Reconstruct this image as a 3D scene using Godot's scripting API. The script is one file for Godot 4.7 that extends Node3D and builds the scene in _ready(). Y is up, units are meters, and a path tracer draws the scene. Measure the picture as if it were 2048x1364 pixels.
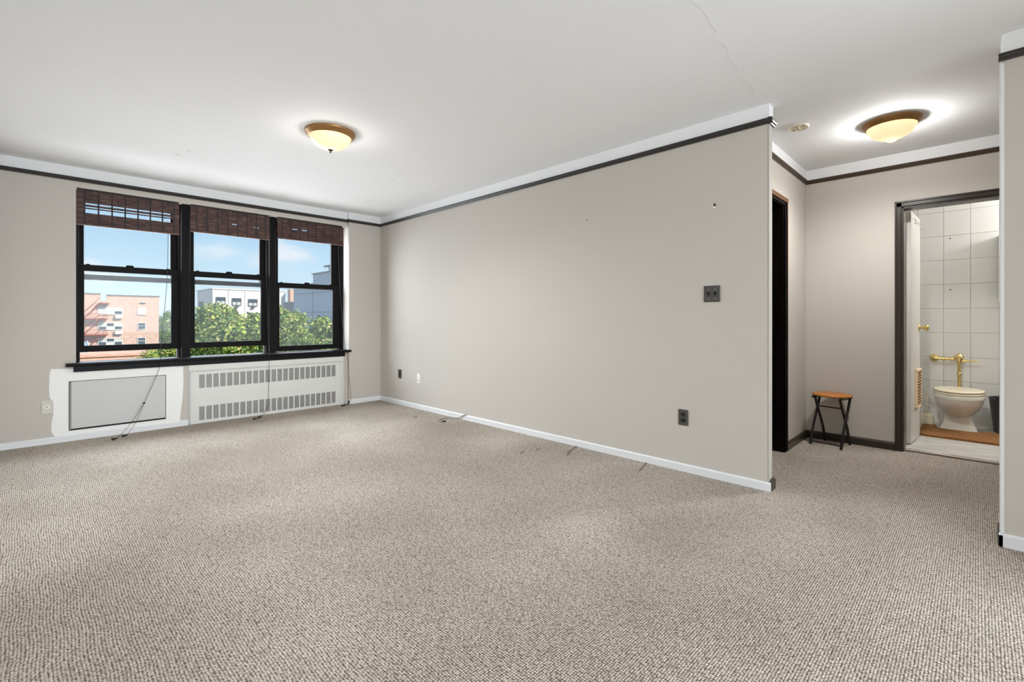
extends Node3D
# An empty apartment living room with a window over the street, a hall and a bathroom beyond. World: +x right along the window wall, -z towards the window, metres.

const H := 2.475          # ceiling
const XR := 3.29          # face of the long right wall
const ZW := -5.81         # face of the window wall
const ZC := -5.77         # face of the corner pier
var rng := RandomNumberGenerator.new()
var M := {}
var names := {}

# ---------------------------------------------------------------- helpers
func numbered(n: String) -> String:
	if not names.has(n):
		names[n] = 0
		return n
	names[n] += 1
	return "%s_%03d" % [n, names[n]]

func thing(called: String, label: String, category: String, at := Vector3.ZERO, turn := 0.0, group := "") -> Node3D:
	var o := Node3D.new()
	o.name = numbered(called)
	add_child(o, true)
	o.position = at
	o.rotation.y = turn
	tag(o, label, category, group)
	return o

func tag(o: Node, label: String, category: String, group := "") -> void:
	o.set_meta("label", label)
	o.set_meta("category", category)
	if group != "":
		o.set_meta("group", group)

func new_st() -> SurfaceTool:
	var st := SurfaceTool.new()
	st.begin(Mesh.PRIMITIVE_TRIANGLES)
	return st

func obj(called: String, st, m: Material, parent: Node = self, label := "") -> MeshInstance3D:
	# geometry is written in world metres; a child of an unturned thing is shifted back by where that thing stands
	var o := MeshInstance3D.new()
	o.mesh = st.commit() if st is SurfaceTool else st
	o.material_override = m
	o.cast_shadow = GeometryInstance3D.SHADOW_CASTING_SETTING_ON
	if parent == self:
		o.name = numbered(called)
		add_child(o, true)
	else:
		o.name = called
		parent.add_child(o, true)
		var off := Vector3.ZERO
		var p: Node = parent
		while p != self:
			off += p.position
			p = p.get_parent()
		o.position = -off
	if label != "":
		o.set_meta("label", label)
	return o

func struct(called: String, st, m: Material, label := "", parent: Node = self) -> MeshInstance3D:
	var o := obj(called, st, m, parent)
	if parent == self:
		o.set_meta("kind", "structure")
	if label != "":
		o.set_meta("label", label)
	return o

func mat(c: Color, rough := 0.6, metal := 0.0) -> StandardMaterial3D:
	var m := StandardMaterial3D.new()
	m.albedo_color = c
	m.roughness = rough
	m.metallic = metal
	return m

func c8(r: int, g: int, b: int) -> Color:
	return Color(r / 255.0, g / 255.0, b / 255.0)

func tri(st: SurfaceTool, a: Vector3, b: Vector3, c: Vector3, n: Vector3) -> void:
	if (b - a).cross(c - a).dot(n) > 0.0:
		var t := b; b = c; c = t
	for v in [a, b, c]:
		st.set_normal(n)
		st.set_uv(Vector2(v.x + v.z * 0.37, v.y + v.z * 0.5))
		st.add_vertex(v)

func quad(st: SurfaceTool, a: Vector3, b: Vector3, c: Vector3, d: Vector3, n: Vector3) -> void:
	tri(st, a, b, c, n)
	tri(st, a, c, d, n)

func box(st: SurfaceTool, lo: Vector3, hi: Vector3, bev := 0.0, tf := Transform3D.IDENTITY) -> void:
	var c := (lo + hi) * 0.5
	var h := (hi - lo) * 0.5
	bev = minf(bev, minf(h.x, minf(h.y, h.z)) * 0.9)
	for ax in 3:
		var u := (ax + 1) % 3
		var w := (ax + 2) % 3
		for s in [-1.0, 1.0]:
			var n := Vector3.ZERO
			n[ax] = s
			var q := []
			for k in [[-1, -1], [1, -1], [1, 1], [-1, 1]]:
				var p := Vector3.ZERO
				p[ax] = s * h[ax]
				p[u] = k[0] * (h[u] - bev)
				p[w] = k[1] * (h[w] - bev)
				q.append(tf * (c + p))
			quad(st, q[0], q[1], q[2], q[3], (tf.basis * n).normalized())
	if bev <= 0.0:
		return
	for ax in 3:                      # the chamfer along the edges that run in direction ax
		var u := (ax + 1) % 3
		var w := (ax + 2) % 3
		for su in [-1.0, 1.0]:
			for sw in [-1.0, 1.0]:
				var n := Vector3.ZERO
				n[u] = su; n[w] = sw
				var q := []
				for k in [[-1, 0], [1, 0], [1, 1], [-1, 1]]:
					var p := Vector3.ZERO
					p[ax] = k[0] * (h[ax] - bev)
					p[u] = su * (h[u] if k[1] == 0 else h[u] - bev)
					p[w] = sw * (h[w] - bev if k[1] == 0 else h[w])
					q.append(tf * (c + p))
				quad(st, q[0], q[1], q[2], q[3], (tf.basis * n).normalized())
	for sx in [-1.0, 1.0]:
		for sy in [-1.0, 1.0]:
			for sz in [-1.0, 1.0]:
				var s := Vector3(sx, sy, sz)
				var b := Vector3(bev, bev, bev)
				var q := []
				for ax in 3:
					var p := h - b
					p[ax] = h[ax]
					q.append(tf * (c + p * s))
				tri(st, q[0], q[1], q[2], (tf.basis * s).normalized())

func bx(x0: float, y0: float, z0: float, x1: float, y1: float, z1: float, bev := 0.0) -> SurfaceTool:
	var st := new_st()
	box(st, Vector3(minf(x0, x1), minf(y0, y1), minf(z0, z1)), Vector3(maxf(x0, x1), maxf(y0, y1), maxf(z0, z1)), bev)
	return st

func sq(st: SurfaceTool, p: Array, n: Array) -> void:      # smooth quad: four points, four normals
	for t in [[0, 1, 2], [0, 2, 3]]:
		var a: Vector3 = p[t[0]]; var b: Vector3 = p[t[1]]; var c: Vector3 = p[t[2]]
		var cr := (b - a).cross(c - a)
		if cr.length_squared() < 1e-18:
			continue
		var order := [t[0], t[1], t[2]]
		if cr.dot(n[t[0]] + n[t[1]] + n[t[2]]) > 0.0:
			order = [t[0], t[2], t[1]]
		for k in order:
			st.set_normal(n[k])
			st.set_uv(Vector2(p[k].x, p[k].z))
			st.add_vertex(p[k])

func lathe(st: SurfaceTool, prof: Array, tf := Transform3D.IDENTITY, segs := 40, sx := 1.0, sz := 1.0) -> void:
	# prof: Vector2(radius, height) from bottom to top or top to bottom, the outside of the shape on the side away from the axis
	var n := prof.size()
	var sn := []
	for i in n - 1:
		var d: Vector2 = (prof[i + 1] - prof[i]).normalized()
		sn.append(Vector2(d.y, -d.x))
	if sn.is_empty():
		return
	var flip := 1.0
	var area := 0.0
	for i in n - 1:
		area += (prof[i].x + prof[i + 1].x) * (prof[i + 1].y - prof[i].y)
	if area < 0.0:
		flip = -1.0
	for i in n - 1:
		var na: Vector2 = sn[i]
		var nb: Vector2 = sn[i]
		if i > 0 and sn[i - 1].dot(sn[i]) > 0.6:
			na = (sn[i - 1] + sn[i]).normalized()
		if i < n - 2 and sn[i + 1].dot(sn[i]) > 0.6:
			nb = (sn[i + 1] + sn[i]).normalized()
		for k in segs:
			var a0 := TAU * k / segs
			var a1 := TAU * (k + 1) / segs
			var ps := []
			var ns := []
			for e in [[i, na, a0], [i, na, a1], [i + 1, nb, a1], [i + 1, nb, a0]]:
				var pr: Vector2 = prof[e[0]]
				var nn: Vector2 = e[1] * flip
				ps.append(tf * Vector3(pr.x * cos(e[2]) * sx, pr.y, pr.x * sin(e[2]) * sz))
				ns.append((tf.basis * Vector3(nn.x * cos(e[2]) / sx, nn.y, nn.x * sin(e[2]) / sz)).normalized())
			sq(st, ps, ns)

func tube(st: SurfaceTool, pts: Array, r: float, segs := 8, caps := true) -> void:
	var n := pts.size()
	var tans := []
	for i in n:
		var a: Vector3 = pts[maxi(i - 1, 0)]
		var b: Vector3 = pts[mini(i + 1, n - 1)]
		tans.append((b - a).normalized())
	var up := Vector3.UP
	if absf(tans[0].dot(up)) > 0.9:
		up = Vector3.RIGHT
	var side: Vector3 = tans[0].cross(up).normalized()
	var rings := []
	for i in n:
		side = (side - tans[i] * side.dot(tans[i])).normalized()
		var s2: Vector3 = tans[i].cross(side)
		var ring := []
		for k in segs:
			var a := TAU * k / segs
			ring.append(side * cos(a) + s2 * sin(a))
		rings.append(ring)
	for i in n - 1:
		for k in segs:
			var k2 := (k + 1) % segs
			sq(st, [pts[i] + rings[i][k] * r, pts[i] + rings[i][k2] * r, pts[i + 1] + rings[i + 1][k2] * r, pts[i + 1] + rings[i + 1][k] * r], [rings[i][k], rings[i][k2], rings[i + 1][k2], rings[i + 1][k]])
	if caps:
		for e in [[0, -1.0], [n - 1, 1.0]]:
			var i: int = e[0]
			for k in segs:
				tri(st, pts[i], pts[i] + rings[i][k] * r, pts[i] + rings[i][(k + 1) % segs] * r, tans[i] * e[1])

func loft(st: SurfaceTool, rings: Array, cap_a := true, cap_b := true) -> void:   # rings: arrays of points, equal counts; normals smooth
	var nr := rings.size()
	var ns: int = rings[0].size()
	var cen := []
	for r in rings:
		var c := Vector3.ZERO
		for p in r:
			c += p
		cen.append(c / ns)
	var nor := []
	for i in nr:
		var row := []
		for k in ns:
			var du: Vector3 = rings[i][(k + 1) % ns] - rings[i][(k + ns - 1) % ns]
			var dv: Vector3 = rings[mini(i + 1, nr - 1)][k] - rings[maxi(i - 1, 0)][k]
			var nn := du.cross(dv).normalized()
			if nn.dot(rings[i][k] - cen[i]) < 0.0:
				nn = -nn
			row.append(nn)
		nor.append(row)
	for i in nr - 1:
		for k in ns:
			var k2 := (k + 1) % ns
			sq(st, [rings[i][k], rings[i][k2], rings[i + 1][k2], rings[i + 1][k]], [nor[i][k], nor[i][k2], nor[i + 1][k2], nor[i + 1][k]])
	for e in [[0, 1, cap_a], [nr - 1, nr - 2, cap_b]]:
		if e[2]:
			var d: Vector3 = (cen[e[0]] - cen[e[1]]).normalized()
			var pl := (rings[e[0]][1] - rings[e[0]][0] as Vector3).cross(rings[e[0]][ns / 3] - rings[e[0]][0]).normalized()
			if pl.dot(d) < 0.0:
				pl = -pl
			for k in ns:
				tri(st, cen[e[0]], rings[e[0]][k], rings[e[0]][(k + 1) % ns], pl)

func extrude(st: SurfaceTool, prof: Array, a: Vector3, b: Vector3, out: Vector3) -> void:
	# prof: Vector2(distance along out, height), a closed outline; swept from a to b
	var d := (b - a).normalized()
	var n := prof.size()
	var c2 := Vector2.ZERO
	for p in prof:
		c2 += p
	c2 /= n
	for i in n:
		var p: Vector2 = prof[i]
		var q: Vector2 = prof[(i + 1) % n]
		var e := q - p
		var nn := Vector2(e.y, -e.x).normalized()
		if nn.dot((p + q) * 0.5 - c2) < 0.0:
			nn = -nn
		var n3 := out * nn.x + Vector3.UP * nn.y
		var pa := out * p.x + Vector3.UP * p.y
		var qa := out * q.x + Vector3.UP * q.y
		quad(st, a + pa, b + pa, b + qa, a + qa, n3)
	for e in [[a, -d], [b, d]]:
		var c3: Vector3 = e[0] + out * c2.x + Vector3.UP * c2.y
		for i in n:
			var p: Vector2 = prof[i]
			var q: Vector2 = prof[(i + 1) % n]
			tri(st, c3, e[0] + out * p.x + Vector3.UP * p.y, e[0] + out * q.x + Vector3.UP * q.y, e[1])

func curve(pts: Array, per := 8) -> Array:                # Catmull-Rom through the points
	var o := []
	for i in pts.size() - 1:
		var p0: Vector3 = pts[maxi(i - 1, 0)]
		var p1: Vector3 = pts[i]
		var p2: Vector3 = pts[i + 1]
		var p3: Vector3 = pts[mini(i + 2, pts.size() - 1)]
		for k in per:
			o.append(p1.cubic_interpolate(p2, p0, p3, float(k) / per))
	o.append(pts[-1])
	return o

func at(p: Vector3) -> Transform3D:
	return Transform3D(Basis.IDENTITY, p)

# ---------------------------------------------------------------- sky and textures
func sky_picture() -> ImageTexture:
	var w := 1024
	var h := 512
	var data := PackedByteArray()
	data.resize(w * h * 3)
	var fn := FastNoiseLite.new()
	fn.seed = 11
	fn.noise_type = FastNoiseLite.TYPE_SIMPLEX_SMOOTH
	fn.frequency = 1.0
	fn.fractal_octaves = 5
	var low := Color(0.86, 0.945, 0.985)
	var mid := Color(0.69, 0.85, 0.96)
	var top := Color(0.36, 0.58, 0.86)
	var cloud := Color(0.95, 0.955, 0.975)
	for j in h:
		var el := (0.5 - (j + 0.5) / h) * PI
		var base: Color
		var e := rad_to_deg(el)
		if e < 0.0:
			base = Color(0.50, 0.52, 0.50)
		elif e < 10.0:
			base = low.lerp(mid, smoothstep(0.0, 10.0, e))
		else:
			base = mid.lerp(top, smoothstep(10.0, 70.0, e))
		for i in w:
			var az := TAU * (i + 0.5) / w
			var c := base
			if e > 0.0:
				var p := Vector3(cos(az) * cos(el) * 5.0, sin(el) * 14.0, sin(az) * cos(el) * 5.0)
				var d := smoothstep(0.08, 0.46, fn.get_noise_3dv(p))
				c = base.lerp(cloud, d * 0.8 * smoothstep(0.0, 1.5, e))
			var o := (j * w + i) * 3
			data[o] = int(c.r * 255.0)
			data[o + 1] = int(c.g * 255.0)
			data[o + 2] = int(c.b * 255.0)
	return ImageTexture.create_from_image(Image.create_from_data(w, h, false, Image.FORMAT_RGB8, data))

func carpet_textures() -> Array:
	# rows of small wool loops, each with a tone of its own; 72 x 76 loops to a repeat
	var w := 1024
	var nx := 72
	var ny := 78
	var r := RandomNumberGenerator.new()
	r.seed = 5
	var cell := []
	for i in nx * ny:
		cell.append([r.randf_range(-0.16, 0.16), r.randf_range(-0.2, 0.2), r.randf(), r.randf_range(0.9, 1.08)])
	var col := PackedByteArray()
	col.resize(w * w * 3)
	var hgt := PackedByteArray()
	hgt.resize(w * w)
	for j in w:
		var v := float(j) / w * ny
		for i in w:
			var u := float(i) / w * nx
			var row := int(floor(v))
			var best := 0.0
			var tone := 0.5
			for dj in [-1, 0, 1]:
				var rr := posmod(row + dj, ny)
				var sh := 0.25 * sin(TAU * rr / 39.0)
				var cu := int(floor(u - sh))
				for di in [-1, 0, 1]:
					var cc: Array = cell[rr * nx + posmod(cu + di, nx)]
					var dx: float = u - sh - (cu + di + 0.5 + cc[0])
					var dy: float = v - (row + dj + 0.5 + cc[1] * 0.6)
					var q := 1.0 - (dx * dx * 2.9 + dy * dy * 3.1)
					if q * cc[3] > best:
						best = q * cc[3]
						tone = cc[2]
			var k := clampf(best, 0.0, 1.0)
			hgt[j * w + i] = int(sqrt(k) * 235.0)
			var c := Color(0.725, 0.685, 0.64).lerp(Color(0.875, 0.835, 0.785), clampf(tone * 1.25, 0.0, 1.0))
			if tone < 0.02:
				c = Color(0.64, 0.59, 0.54)
			c = Color(0.36, 0.32, 0.28).lerp(c, smoothstep(0.0, 0.52, k))
			var o := (j * w + i) * 3
			col[o] = int(c.r * 255.0)
			col[o + 1] = int(c.g * 255.0)
			col[o + 2] = int(c.b * 255.0)
	return [ImageTexture.create_from_image(Image.create_from_data(w, w, false, Image.FORMAT_RGB8, col)), ImageTexture.create_from_image(Image.create_from_data(w, w, false, Image.FORMAT_L8, hgt))]

func noise_tex(freq: float, seed_: int, a: Color, b: Color, size := 512, oct := 4) -> NoiseTexture2D:
	var fn := FastNoiseLite.new()
	fn.seed = seed_
	fn.frequency = freq
	fn.fractal_octaves = oct
	var t := NoiseTexture2D.new()
	t.width = size
	t.height = size
	t.seamless = true
	t.noise = fn
	var g := Gradient.new()
	g.set_color(0, a)
	g.set_color(1, b)
	t.color_ramp = g
	return t

func brick_texture(c1: Color, c2: Color, mortar: Color, seed_: int) -> ImageTexture:
	var w := 256
	var rows := 16
	var r := RandomNumberGenerator.new()
	r.seed = seed_
	var im := Image.create(w, w, false, Image.FORMAT_RGB8)
	im.fill(mortar)
	for j in rows:
		for k in 5:
			var c := c1.lerp(c2, r.randf())
			var x := k * 51 + (25 if j % 2 == 1 else 0)
			im.fill_rect(Rect2i(x % w, j * 16, 48, 13), c)
			if x % w + 48 > w:
				im.fill_rect(Rect2i(0, j * 16, (x % w + 48) - w, 13), c)
	return ImageTexture.create_from_image(im)

func tri_tex(m: StandardMaterial3D, t: Texture2D, scale: float) -> StandardMaterial3D:
	m.albedo_texture = t
	m.uv1_triplanar = true
	m.uv1_world_triplanar = true
	m.uv1_scale = Vector3.ONE * scale
	return m

func make_materials() -> void:
	M.wall = mat(c8(194, 188, 180), 0.75)
	M.white = mat(c8(236, 237, 239), 0.7)
	M.ceiling = mat(c8(243, 244, 246), 0.85)
	M.trim_white = mat(c8(224, 226, 228), 0.4)
	M.primer = mat(c8(240, 240, 238), 0.8)
	M.rail = mat(c8(44, 41, 39), 0.3)
	M.rail_hall = mat(c8(62, 46, 33), 0.35)
	M.frame = mat(c8(30, 29, 30), 0.5)
	M.frame.metallic_specular = 0.15
	M.sill = mat(c8(28, 27, 28), 0.38)
	M.sill.metallic_specular = 0.22
	M.door_dark = mat(c8(17, 12, 11), 0.3)
	M.door_dark.metallic_specular = 0.2
	M.casing = mat(c8(48, 40, 33), 0.3)
	M.casing_edge = mat(c8(112, 78, 48), 0.4)
	M.cover = mat(c8(216, 215, 211), 0.45)
	M.fin = mat(c8(158, 156, 152), 0.5, 0.3)
	M.sleeve = mat(c8(198, 198, 197), 0.5)
	M.gap = mat(c8(34, 33, 33), 0.9)
	M.cord = mat(c8(70, 60, 54), 0.8)
	M.tassel = mat(c8(28, 20, 17), 0.6)
	M.plate_dark = mat(c8(72, 70, 66), 0.45)
	M.black = mat(c8(18, 18, 17), 0.4)
	M.screw = mat(c8(190, 188, 182), 0.35, 0.6)
	M.plate_white = mat(c8(236, 234, 228), 0.4)
	M.plate_beige = mat(c8(206, 202, 192), 0.5)
	M.bronze = mat(c8(158, 116, 70), 0.36, 0.5)
	M.bronze_dark = mat(c8(92, 70, 46), 0.4, 0.5)
	M.brass = mat(c8(214, 190, 128), 0.24, 0.92)
	M.chrome = mat(c8(210, 210, 208), 0.2, 0.9)
	M.porcelain = mat(c8(226, 222, 210), 0.12)
	M.seat_cream = mat(c8(232, 220, 194), 0.2)
	M.tile = mat(c8(226, 225, 220), 0.18)
	M.grout = mat(c8(196, 194, 189), 0.8)
	M.door_white = mat(c8(214, 211, 202), 0.45)
	M.louver = mat(c8(232, 208, 170), 0.5)
	M.bin = mat(c8(58, 58, 58), 0.5)
	M.pvc = mat(c8(238, 230, 206), 0.35)
	M.stool_metal = mat(c8(30, 25, 22), 0.35, 0.2)
	M.detector = mat(c8(232, 224, 206), 0.5)
	M.cable = mat(c8(150, 146, 138), 0.6)
	M.slit = mat(c8(112, 99, 86), 0.95)
	M.wood_seat = tri_tex(mat(c8(255, 255, 255), 0.35), noise_tex(0.012, 3, c8(176, 104, 40), c8(206, 136, 62), 256), 3.0)
	M.coir = tri_tex(mat(Color.WHITE, 0.95), noise_tex(0.05, 8, c8(98, 62, 26), c8(160, 108, 54), 256), 4.0)
	M.marble = tri_tex(mat(Color.WHITE, 0.3), noise_tex(0.008, 21, c8(176, 172, 166), c8(226, 222, 214), 512), 1.6)
	M.marble.uv1_scale = Vector3(3.2, 1.6, 0.9)
	var glass := mat(Color(0.92, 0.97, 1.0, 0.05), 0.03)
	glass.transparency = BaseMaterial3D.TRANSPARENCY_ALPHA
	glass.metallic_specular = 0.14
	M.glass = glass
	var bowl := mat(c8(250, 236, 200), 0.35)
	bowl.emission_enabled = true
	bowl.emission = Color(1.0, 0.91, 0.70)
	bowl.emission_energy_multiplier = 0.52
	bowl.backlight_enabled = true
	bowl.backlight = Color(0.03, 0.027, 0.021)
	M.bowl = bowl
	var bowl2: StandardMaterial3D = bowl.duplicate()
	bowl2.emission_energy_multiplier = 0.7
	M.bowl_hall = bowl2
	var bulb := mat(Color.WHITE, 0.5)
	bulb.emission_enabled = true
	bulb.emission = Color(1.0, 0.95, 0.85)
	bulb.emission_energy_multiplier = 3.0
	M.bulb = bulb
	var wv := mat(Color.WHITE, 0.6)
	wv.vertex_color_use_as_albedo = true
	wv.backlight_enabled = true
	wv.backlight = Color(0.03, 0.016, 0.012)
	M.woven = wv
	M.tape = mat(c8(50, 44, 46), 0.8)
	var ct := carpet_textures()
	var cp := mat(Color.WHITE, 0.95)
	cp.albedo_texture = ct[0]
	cp.heightmap_enabled = true
	cp.heightmap_texture = ct[1]
	cp.heightmap_scale = 0.35
	cp.uv1_scale = Vector3(1.0 / 0.67, 1.0 / 0.67, 1.0)
	cp.detail_enabled = true
	cp.detail_albedo = noise_tex(0.007, 31, c8(204, 199, 193), c8(255, 255, 255), 512, 3)
	cp.detail_blend_mode = BaseMaterial3D.BLEND_MODE_MUL
	cp.detail_uv_layer = BaseMaterial3D.DETAIL_UV_2
	M.carpet = cp
	# outdoors
	M.brick = tri_tex(mat(Color.WHITE, 0.9), brick_texture(c8(190, 152, 134), c8(220, 186, 168), c8(212, 196, 184), 4), 0.5)
	M.brick_low = tri_tex(mat(Color.WHITE, 0.9), brick_texture(c8(206, 150, 128), c8(232, 190, 168), c8(222, 204, 188), 9), 0.8)
	M.stucco = mat(c8(232, 230, 226), 0.9)
	M.stucco_blue = mat(c8(190, 200, 212), 0.9)
	M.stucco_grey = mat(c8(150, 152, 150), 0.9)
	M.coping = mat(c8(120, 108, 102), 0.8)
	M.win_frame = mat(c8(226, 226, 224), 0.5)
	M.win_dark = mat(c8(70, 78, 80), 0.6)
	M.pane_far = mat(c8(60, 78, 92), 0.08)
	M.pane_light = mat(c8(206, 210, 212), 0.25)
	M.rust = mat(c8(150, 70, 54), 0.7)
	M.ac = mat(c8(226, 224, 220), 0.6)
	M.bark = mat(c8(96, 82, 66), 0.95)
	M.asphalt = mat(c8(128, 128, 124), 0.95)
	var lf := mat(Color.WHITE, 0.6)
	lf.vertex_color_use_as_albedo = true
	lf.backlight_enabled = true
	lf.backlight = Color(0.45, 0.5, 0.2)
	lf.cull_mode = BaseMaterial3D.CULL_DISABLED
	M.leaf = lf

# ---------------------------------------------------------------- the setting
func shell() -> void:
	# floor: the carpet of the room and the hall in one piece
	var st := new_st()
	var x0 := -0.4
	var x1 := 5.1
	var z0 := -6.0
	var z1 := 4.1
	for q in [[Vector2(x0, z0), Vector2(x1, z0), Vector2(x1, z1)], [Vector2(x0, z0), Vector2(x1, z1), Vector2(x0, z1)]]:
		for p in q:
			st.set_normal(Vector3.UP)
			st.set_uv(p)
			st.set_uv2(p * 0.16)
			st.add_vertex(Vector3(p.x, 0, p.y))
	st.generate_tangents()
	box(st, Vector3(x0, -0.2, z0), Vector3(x1, -0.002, z1))
	var fl := struct("floor", st, M.carpet, "beige looped pile carpet of the room and hall")
	for s in [[2.93, -2.62, 3.0, -2.65], [3.0, -2.35, 3.10, -2.39], [3.07, -2.40, 3.275, -2.46], [2.78, -2.66, 2.85, -2.68], [3.06, -1.74, 3.275, -1.80], [2.95, -4.47, 3.03, -4.50]]:
		var t := new_st()
		tube(t, [Vector3(s[0], 0.0, s[1]), Vector3((s[0] + s[2]) / 2, 0.002, (s[1] + s[3]) / 2 + 0.004), Vector3(s[2], 0.001, s[3])], 0.004, 6)
		obj("carpet_slit", t, M.slit, fl, "dark slit cut in the carpet")
	var hf := struct("floor", bx(5.12, -0.2, -1.0, 6.75, 0.02, 1.45), M.marble, "grey white veined floor of the bathroom")
	var c := struct("ceiling", bx(-0.4, H, -6.2, 6.9, H + 0.2, 4.4), M.ceiling, "white painted ceiling")
	# plaster scars on the ceiling
	for s in [[0.83, -4.77, 0.018, 0.008], [0.88, -4.59, 0.02, 0.007], [2.47, -4.10, 0.02, 0.01], [2.74, -5.05, 0.05, 0.02], [2.80, -5.02, 0.05, 0.012]]:
		var t := new_st()
		lathe(t, [Vector2(0.0, H - 0.003), Vector2(s[2] * 0.7, H - 0.002), Vector2(s[2], H + 0.001)], at(Vector3(s[0], 0, s[1])), 9, 1.0, s[3] / s[2])
		obj("plaster_scar", t, M.plate_beige if s[2] < 0.03 else M.primer, c, "small scar in the ceiling plaster")
	var ck := new_st()
	var cp := []
	var r := RandomNumberGenerator.new()
	r.seed = 4
	for k in 22:
		cp.append(Vector3(lerpf(1.80, 3.22, k / 21.0) + r.randf_range(-0.012, 0.012), H, lerpf(-0.86, -0.99, k / 21.0) + r.randf_range(-0.02, 0.02)))
	tube(ck, cp, 0.0009, 4)
	obj("hairline_crack", ck, mat(c8(214, 214, 214), 0.9), c, "hairline crack in the ceiling")

	# window wall with its opening, in one piece
	st = new_st()
	box(st, Vector3(-0.4, -0.2, -6.12), Vector3(0.255, H + 0.05, ZW))
	box(st, Vector3(0.255, -0.2, -6.12), Vector3(2.84, 0.66, ZW))
	box(st, Vector3(0.255, 2.293, -6.12), Vector3(2.84, H + 0.05, ZW))
	var ww := struct("wall_window", st, M.wall, "beige wall around the window")
	# primer patch, brushed on with a ragged outline over wall and baseboard
	var poly := PackedVector2Array()
	for p in [[0.092, 0.655], [0.083, 0.60], [0.080, 0.47], [0.086, 0.40], [0.107, 0.355], [0.106, 0.25], [0.094, 0.16], [0.096, 0.10], [0.115, 0.06], [0.15, 0.045], [0.30, 0.047], [0.6, 0.05], [1.035, 0.05], [1.044, 0.16], [1.060, 0.30], [1.066, 0.45], [1.064, 0.61], [0.9, 0.622], [0.6, 0.63], [0.3, 0.65]]:
		poly.append(Vector2(p[0], p[1]))
	var idx := Geometry2D.triangulate_polygon(poly)
	st = new_st()
	for k in range(0, idx.size(), 3):
		var q := []
		for e in 3:
			q.append(Vector3(poly[idx[k + e]].x, poly[idx[k + e]].y, ZW + 0.0015))
		tri(st, q[0], q[1], q[2], Vector3.BACK)
	for k in poly.size():
		var a := poly[k]
		var b := poly[(k + 1) % poly.size()]
		var nn := Vector3(b.y - a.y, a.x - b.x, 0).normalized()
		if nn.dot(Vector3((a.x + b.x) / 2 - 0.57, (a.y + b.y) / 2 - 0.34, 0)) < 0:
			nn = -nn
		quad(st, Vector3(a.x, a.y, ZW), Vector3(b.x, b.y, ZW), Vector3(b.x, b.y, ZW + 0.0015), Vector3(a.x, a.y, ZW + 0.0015), nn)
	obj("primer_patch", st, M.primer, ww, "ragged patch of white primer on the wall")
	struct("wall_pier", bx(2.84, -0.2, -6.12, XR + 0.06, H + 0.05, ZC), M.wall, "beige pier in the corner beside the window")
	# the long right wall, its stub beyond the opening, and the rest of the shell
	struct("wall_right", bx(XR, -0.2, ZC - 0.3, XR + 0.075, H + 0.05, -0.95, 0.006), M.wall, "long beige wall to the right of the window")
	struct("wall_near", bx(XR, -0.2, 0.085, XR + 0.14, H + 0.05, 4.4, 0.005), M.wall, "beige wall end at the right edge of the opening")
	struct("wall_near", bx(2.55, -0.2, 1.25, XR + 0.05, H + 0.05, 1.40), M.wall, "short beige wall return behind the opening")
	struct("wall_left", bx(-0.4, -0.2, -6.12, -0.224, H + 0.05, 4.4), M.wall)
	st = new_st()
	box(st, Vector3(-0.4, -0.2, 4.0), Vector3(0.25, H + 0.05, 4.3))
	box(st, Vector3(2.9, -0.2, 4.0), Vector3(XR + 0.1, H + 0.05, 4.3))
	box(st, Vector3(0.25, -0.2, 4.0), Vector3(2.9, 0.70, 4.3))
	box(st, Vector3(0.25, 2.29, 4.0), Vector3(2.9, H + 0.05, 4.3))
	struct("wall_back", st, M.wall, "wall behind the camera with a second window")
	st = new_st()
	for x in [0.25, 1.12, 1.99, 2.86]:
		box(st, Vector3(x, 0.70, 4.14), Vector3(x + 0.04, 2.29, 4.22), 0.003)
	for y in [0.70, 1.48, 2.25]:
		box(st, Vector3(0.25, y, 4.15), Vector3(2.9, y + 0.04, 4.21), 0.003)
	struct("window_4", st, M.frame, "window in the wall behind the camera")
	st = new_st()        # hall wall with the dark door
	box(st, Vector3(XR + 0.06, -0.2, -1.30), Vector3(3.48, H + 0.05, -1.14))
	box(st, Vector3(4.345, -0.2, -1.30), Vector3(5.2, H + 0.05, -1.14))
	box(st, Vector3(3.48, 2.05, -1.30), Vector3(4.345, H + 0.05, -1.14))
	box(st, Vector3(3.48, -0.2, -1.38), Vector3(4.345, 2.05, -1.30))
	struct("wall_hall", st, M.wall, "beige hall wall with the dark door")
	st = new_st()        # wall between hall and bathroom
	box(st, Vector3(5.05, -0.2, -1.30), Vector3(5.19, H + 0.05, -0.455))
	box(st, Vector3(5.05, -0.2, 0.165), Vector3(5.19, H + 0.05, 1.5))
	box(st, Vector3(5.05, 2.03, -0.455), Vector3(5.19, H + 0.05, 0.165))
	struct("wall_hall", st, M.wall, "beige hall wall with the bathroom doorway")
	struct("wall_hall", bx(XR + 0.1, -0.2, 1.3, 5.2, H + 0.05, 1.5), M.wall)
	struct("wall_bathroom", bx(5.19, -0.2, -1.0, 6.9, H + 0.05, -0.80), M.tile)
	struct("wall_bathroom", bx(5.19, -0.2, 1.35, 6.9, H + 0.05, 1.5), M.tile)
	var tw := struct("wall_bathroom", bx(6.62, -0.2, -1.0, 6.9, H + 0.05, 1.5), M.grout, "white tiled bathroom wall behind the toilet")
	var tm := bx(-0.006, 0.0, 0.0, 0.006, 0.2475, 0.1985, 0.002).commit()
	for j in 10:
		for k in 10:
			var o := obj("tile", tm, M.tile, tw)
			o.position = Vector3(6.62, -0.042 + j * 0.25, -0.656 + k * 0.201)
			if o.position.y + 0.2475 > H:
				o.scale.y = (H - o.position.y) / 0.2475

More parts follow.
